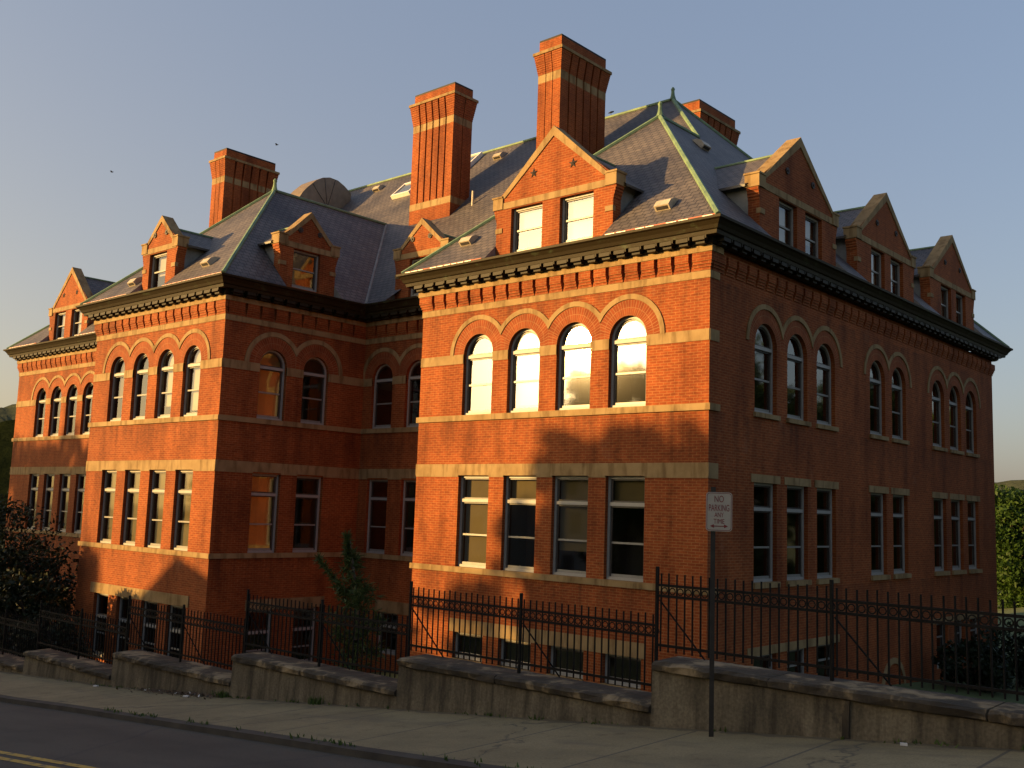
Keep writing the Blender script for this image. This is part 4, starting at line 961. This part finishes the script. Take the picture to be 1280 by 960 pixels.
for x_, y_, f_, r_ in blobs:
    c_ = Vector((x_, y_, H * f_)); tb.tube([Vector((-.1 * f_, 0, H * f_ * .82)), c_], [.022, .008], 'bark', 4)
    for _ in range(20):
        d = Vector((rnd.gauss(0, 1), rnd.gauss(0, 1), rnd.gauss(.35, .8))).normalized()
        needles(c_ + d * r_ * .2, d, r_ * rnd.uniform(.5, 1.25), 11, .10)
for d, st_, ln in ((Vector((-.75, -.1, .62)), Vector((-.35, 0, H * .66)), 1.35), (Vector((-.25, 0, 1)), Vector((-.30, 0, H * .84)), .75)):
    tb.tube([st_, st_ + d.normalized() * ln], [.02, .005], 'bark', 4)
    needles(st_, d, ln, 420, .11)
tree('pine_tree', 'scraggly young pine with a leaning tip in the court behind the fence', (-6.45, -5.0, pz), (tb, lb))
# dark trees at the left end behind the fence
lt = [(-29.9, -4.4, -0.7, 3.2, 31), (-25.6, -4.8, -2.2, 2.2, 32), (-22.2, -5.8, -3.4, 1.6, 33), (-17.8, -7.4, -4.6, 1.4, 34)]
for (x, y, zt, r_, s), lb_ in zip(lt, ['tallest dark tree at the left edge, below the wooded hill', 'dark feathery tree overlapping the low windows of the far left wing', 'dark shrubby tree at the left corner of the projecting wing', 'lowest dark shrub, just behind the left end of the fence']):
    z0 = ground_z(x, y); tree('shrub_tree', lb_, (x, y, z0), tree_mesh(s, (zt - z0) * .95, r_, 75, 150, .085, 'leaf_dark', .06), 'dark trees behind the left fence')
# bushes by the far right end of the side wall
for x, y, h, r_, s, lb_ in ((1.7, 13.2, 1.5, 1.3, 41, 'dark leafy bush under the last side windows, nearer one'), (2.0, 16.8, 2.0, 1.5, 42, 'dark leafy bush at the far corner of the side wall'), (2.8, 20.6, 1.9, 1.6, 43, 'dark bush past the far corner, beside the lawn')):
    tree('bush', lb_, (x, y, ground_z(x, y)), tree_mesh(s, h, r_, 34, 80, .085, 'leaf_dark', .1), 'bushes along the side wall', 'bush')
# lit trees beyond on the right
tree('leafy_tree', 'bright green sunlit tree at the right edge beyond the building', (-13.3, 71.5, ground_z(-13.3, 71)), tree_mesh(51, 10.0, 4.0, 105, 200, .19, 'leaf_bright', .05), 'green trees beyond the lawn')
tree('leafy_tree', 'darker tree peeping out between the building corner and the sunlit tree', (-20.5, 88.0, ground_z(-19, 88)), tree_mesh(52, 7.5, 3.4, 50, 150, .22, 'leaf', .12), 'green trees beyond the lawn')
# trees and houses across the street: they shade the street and the lower fronts and show in the window panes
protos = [tree_mesh(60 + k, 10.0, 3.6, 46, 120, .26, 'leaf', .2) for k in range(3)]
sh = lambda xf, yf_, zsh, y: (xf - .615 * (yf_ - y) / .789, y, zsh + .1736 * (yf_ - y) / .789)   # where a crown top must stand to shade that point of a front
occ = [  # spot, crown radius
    (sh(-38, 0, 1.2, -37), 3.2), (sh(-34.7, 0, 0.9, -38.5), 2.6), (sh(-31.8, 0, 1.1, -37), 2.8), (sh(-29, 0, 0.6, -38), 2.4), (sh(-23.1, -3.32, -3.0, -37), 1.0), (sh(-26.9, 0, 0.9, -38), 2.8), (sh(-30.4, 0, 0.6, -39), 3.0), (sh(-28, 0, 1.2, -41.5), 3.6), (sh(-25.8, 0, 0.9, -42.5), 3.3),
    ((-30.5, -43, 9.6), 3.6), ((-27, -43, 9), 3.6), ((-23, -43, 8.6), 3.6), ((-19, -43, 8), 3.6), ((-15, -43, 7.6), 3.6), ((-11, -43, 7.2), 3.6), ((-7, -43, 7), 3.6), ((-3, -43, 7), 3.6), ((-34, -44, 6.2), 3.4),
    ((-29, -37.5, 9.0), 3), ((-25.5, -38, 7.8), 3), ((-22, -37, 7.2), 3), ((-18, -38, 7.0), 3), ((-14, -37, 6.6), 3), ((-10, -38, 6.4), 3), ((-5.5, -37, 6.0), 3), ((-1, -38, 6.4), 3), ((4, -37, 6.0), 3), ((9, -38, 6.5), 3)]
first = []
for k, ((x, y, zt), rad) in enumerate(occ):
    z0 = g(x); h = zt - z0; scl = (rad / 3.7, rad / 3.7, h / 9.5)
    if k < 3:
        first.append(tree('street_tree', 'round leafy tree across the street, seen only mirrored in the panes', (x, y, z0), protos[k], 'trees across the street')); o = first[-1]
    else: o = dup(first[k % 3], (x, y, z0), k * 1.3)
    o.scale = scl
for k, (xf, top, rad, nc, nl) in enumerate([(-4.3, 1.5, 1.2, 90, 150), (-2.1, 1.75, 1.5, 100, 150), (0.1, 1.3, 1.1, 70, 140), (-3.15, 0.6, 1.5, 46, 110), (-1.0, 0.5, 1.3, 42, 110), (-6.2, -0.1, 0.6, 30, 80), (-7.5, -2.5, 1.1, 34, 80), (-9.3, -3.0, 0.8, 26, 80)]):
    x, y, zt = sh(xf, 0, top, -37.6 - .55 * k); z0 = g(x)
    tree('street_tree', 'slender loose-leaved tree across the street whose shadow dapples the right wing', (x, y, z0), tree_mesh(160 + k, (zt - z0) * 1.025, rad, nc, nl, .2, 'leaf', .42 if xf > -6 else .3), 'slender trees across the street')
# tall trees on the slope to the right of the building: they fill the side windows' reflections
tall = [tree_mesh(80 + k, 14.5, 4.4, 60, 130, .27, 'leaf', .16) for k in range(2)]
ft = []
for k in range(8):
    x, y = 12.5 + (k % 3) * 2.2, 21 + k * 5.6; z0 = ground_z(x, y)
    if k < 2: ft.append(tree('lawn_tree', 'tall leafy tree right of the building, seen only mirrored in the side windows', (x, y, z0), tall[k], 'tall trees right of the building'))
    else: dup(ft[k % 2], (x, y, z0), k * 1.7, 1 + .06 * (k % 3))
def house(x, y, w, d, hw, hr, lb_):
    z0 = g(x) - .2; o = thing('gabled_house', lb_, 'house', (x, y, z0), 'houses across the street')
    mb = MB(); mb.bx(x - w / 2, x + w / 2, y - d / 2, y + d / 2, z0, z0 + hw, 'clapboard')
    for yy in (y - d / 2, y + d / 2): mb.face([(x - w / 2, yy, z0 + hw), (x + w / 2, yy, z0 + hw), (x, yy, z0 + hw + hr)], 'clapboard')
    mb.build('wall', o)
    mb = MB()
    for s in (-1, 1): mb.prism([(x, y - d / 2 - .3, z0 + hw + hr + .1), (x + s * (w / 2 + .4), y - d / 2 - .3, z0 + hw - .2), (x + s * (w / 2 + .4), y + d / 2 + .3, z0 + hw - .2), (x, y + d / 2 + .3, z0 + hw + hr + .1)], (0, 0, .15), 'shingle')
    mb.build('roof', o)
    for sx in (-.25, .25):
        for zz_ in (1.2, 4.0):
            mb = MB(); mb.bx(x + sx * w - .5, x + sx * w + .5, y + d / 2, y + d / 2 + .06, z0 + zz_, z0 + zz_ + 1.5, 'sash'); mb.build('window', o)
    return o
def house_at(xf, yf_, zsh, yh, w, d, hr, lb_):
    yg = yh + d / 2 + .3; t_ = (yf_ - yg) / .789; x = xf - .615 * t_; top = zsh + t_ * .1736; z0 = g(x) - .2
    return house(x, yh, w, d, top - hr - z0 - .25, hr, lb_)
house_at(-17.4, -3.32, -2.70, -38.0, 5.6, 8, 1.9, 'grey gabled house across the street whose roof shadow falls on the projecting wing')
house_at(-6.2, 0, -4.6, -41.0, 7.5, 8, 1.6, 'lower gabled house across the street between the trees')

# ------------------------------------------------------------------ small things
mb = MB(); lr = random.Random(77)
for _ in range(420):
    x = lr.gauss(-5.7, .8); x = max(-7.8, min(-4.4, x)); y = -9.8 - abs(lr.gauss(0, .16)); z = g(x) + .012 + lr.uniform(0, .03)
    a = Vector((lr.gauss(0, 1), lr.gauss(0, 1), lr.gauss(0, .4))).normalized() * lr.uniform(.02, .05); b_ = Vector((-a.y, a.x, lr.uniform(-.02, .02)))
    mb.face([Vector((x, y, z)) - a, Vector((x, y, z)) + b_ * .6, Vector((x, y, z)) + a, Vector((x, y, z)) - b_ * .6], 'dead_leaves' if lr.random() < .97 else 'litter_white')
tag(mb.build('leaf_litter'), 'drift of dead leaves and scraps at the foot of the street wall', 'leaves', kind='stuff')
mb = MB()
def tuft(x, y, z, n, h):
    for _ in range(n):
        p = Vector((x + lr.gauss(0, .05), y + lr.gauss(0, .04), z)); v = Vector((lr.gauss(0, .4), lr.gauss(0, .4), 1)).normalized() * h * lr.uniform(.4, 1); w = Vector((lr.gauss(0, 1), lr.gauss(0, 1), 0)).normalized() * .012
        mb.face([p - w, p + w, p + v * .7 + w * .8, p + v], 'leaf')
for x in (-4.5, -4.4, -4.35, -1.7, -1.55): tuft(x, -9.85, g(x), 26, .16)
for k in range(46): x = lr.uniform(-11, 10); tuft(x, -9.82, g(x), lr.randint(2, 7), .07)
for k in range(40): x = lr.uniform(-6, 9); tuft(x, ky(x) + .1, g(x), lr.randint(2, 8), .08)
tag(mb.build('weeds'), 'weeds sprouting along the wall foot and the kerb', 'weeds', kind='stuff')
def scrap(x, y, s, lb_):
    mb = MB(); z = g(x) + .006; mb.box((x, y, z + .012), s, s * .6, .012, 'litter_white', (Vector((.9, .4, 0)).normalized(), Vector((-.4, .9, 0)).normalized(), Z_)); o = mb.build('paper_scrap')
    tag(o, lb_, 'litter', 'scraps of litter on the pavement')
scrap(-5.1, -10.15, .05, 'white paper scrap in the leaf drift below the wall'); scrap(8.3, -9.98, .035, 'pale scrap at the wall foot near the right edge'); scrap(-8.9, -10.0, .05, 'pale scrap by the wall step at the left')
def bird(p, lb_, fly):
    mb = MB(); p = Vector(p); d = Vector((.7, .6, .1 if fly else .35)).normalized(); s_ = d.cross(Z_).normalized()
    mb.tube([p - d * .12, p - d * .06, p, p + d * .07, p + d * .1, p + d * .13], [.01, .027, .042, .03, .03, .006], 'bird_black', 8)
    o = mb.build('bird'); wb = MB()
    for s in (-1, 1):
        if fly: wb.face([p + d * .06, p + s_ * s * .16 + Z_ * .07, p + s_ * s * .24 + Z_ * .02 - d * .08, p + s_ * s * .14 - d * .06, p - d * .05], 'bird_black')
        else: wb.tube([p + s_ * s * .03, p + s_ * s * .03 - Z_ * .12], .006, 'bird_black', 4)
    wb.build('wing' if fly else 'leg', o); tag(o, lb_, 'bird', 'birds about the roof')
cp_ = Vector((12.463, -20.885, -0.893))
pix = lambda u, v, d: cp_ + (F + RT * ((u - 640) / 1273.0) + UPV * ((480 - v) / 1273.0)) * d
bird(pix(346, 181, 75), 'small dark bird flying above the barrel-roofed monitor', True); bird(pix(140, 215, 80), 'tiny dark bird flying alone in the hazy sky at the left', True)
bird((-11.0, 10.7, 15.06), 'dark bird perched on the ridge right of the tallest chimney', False)
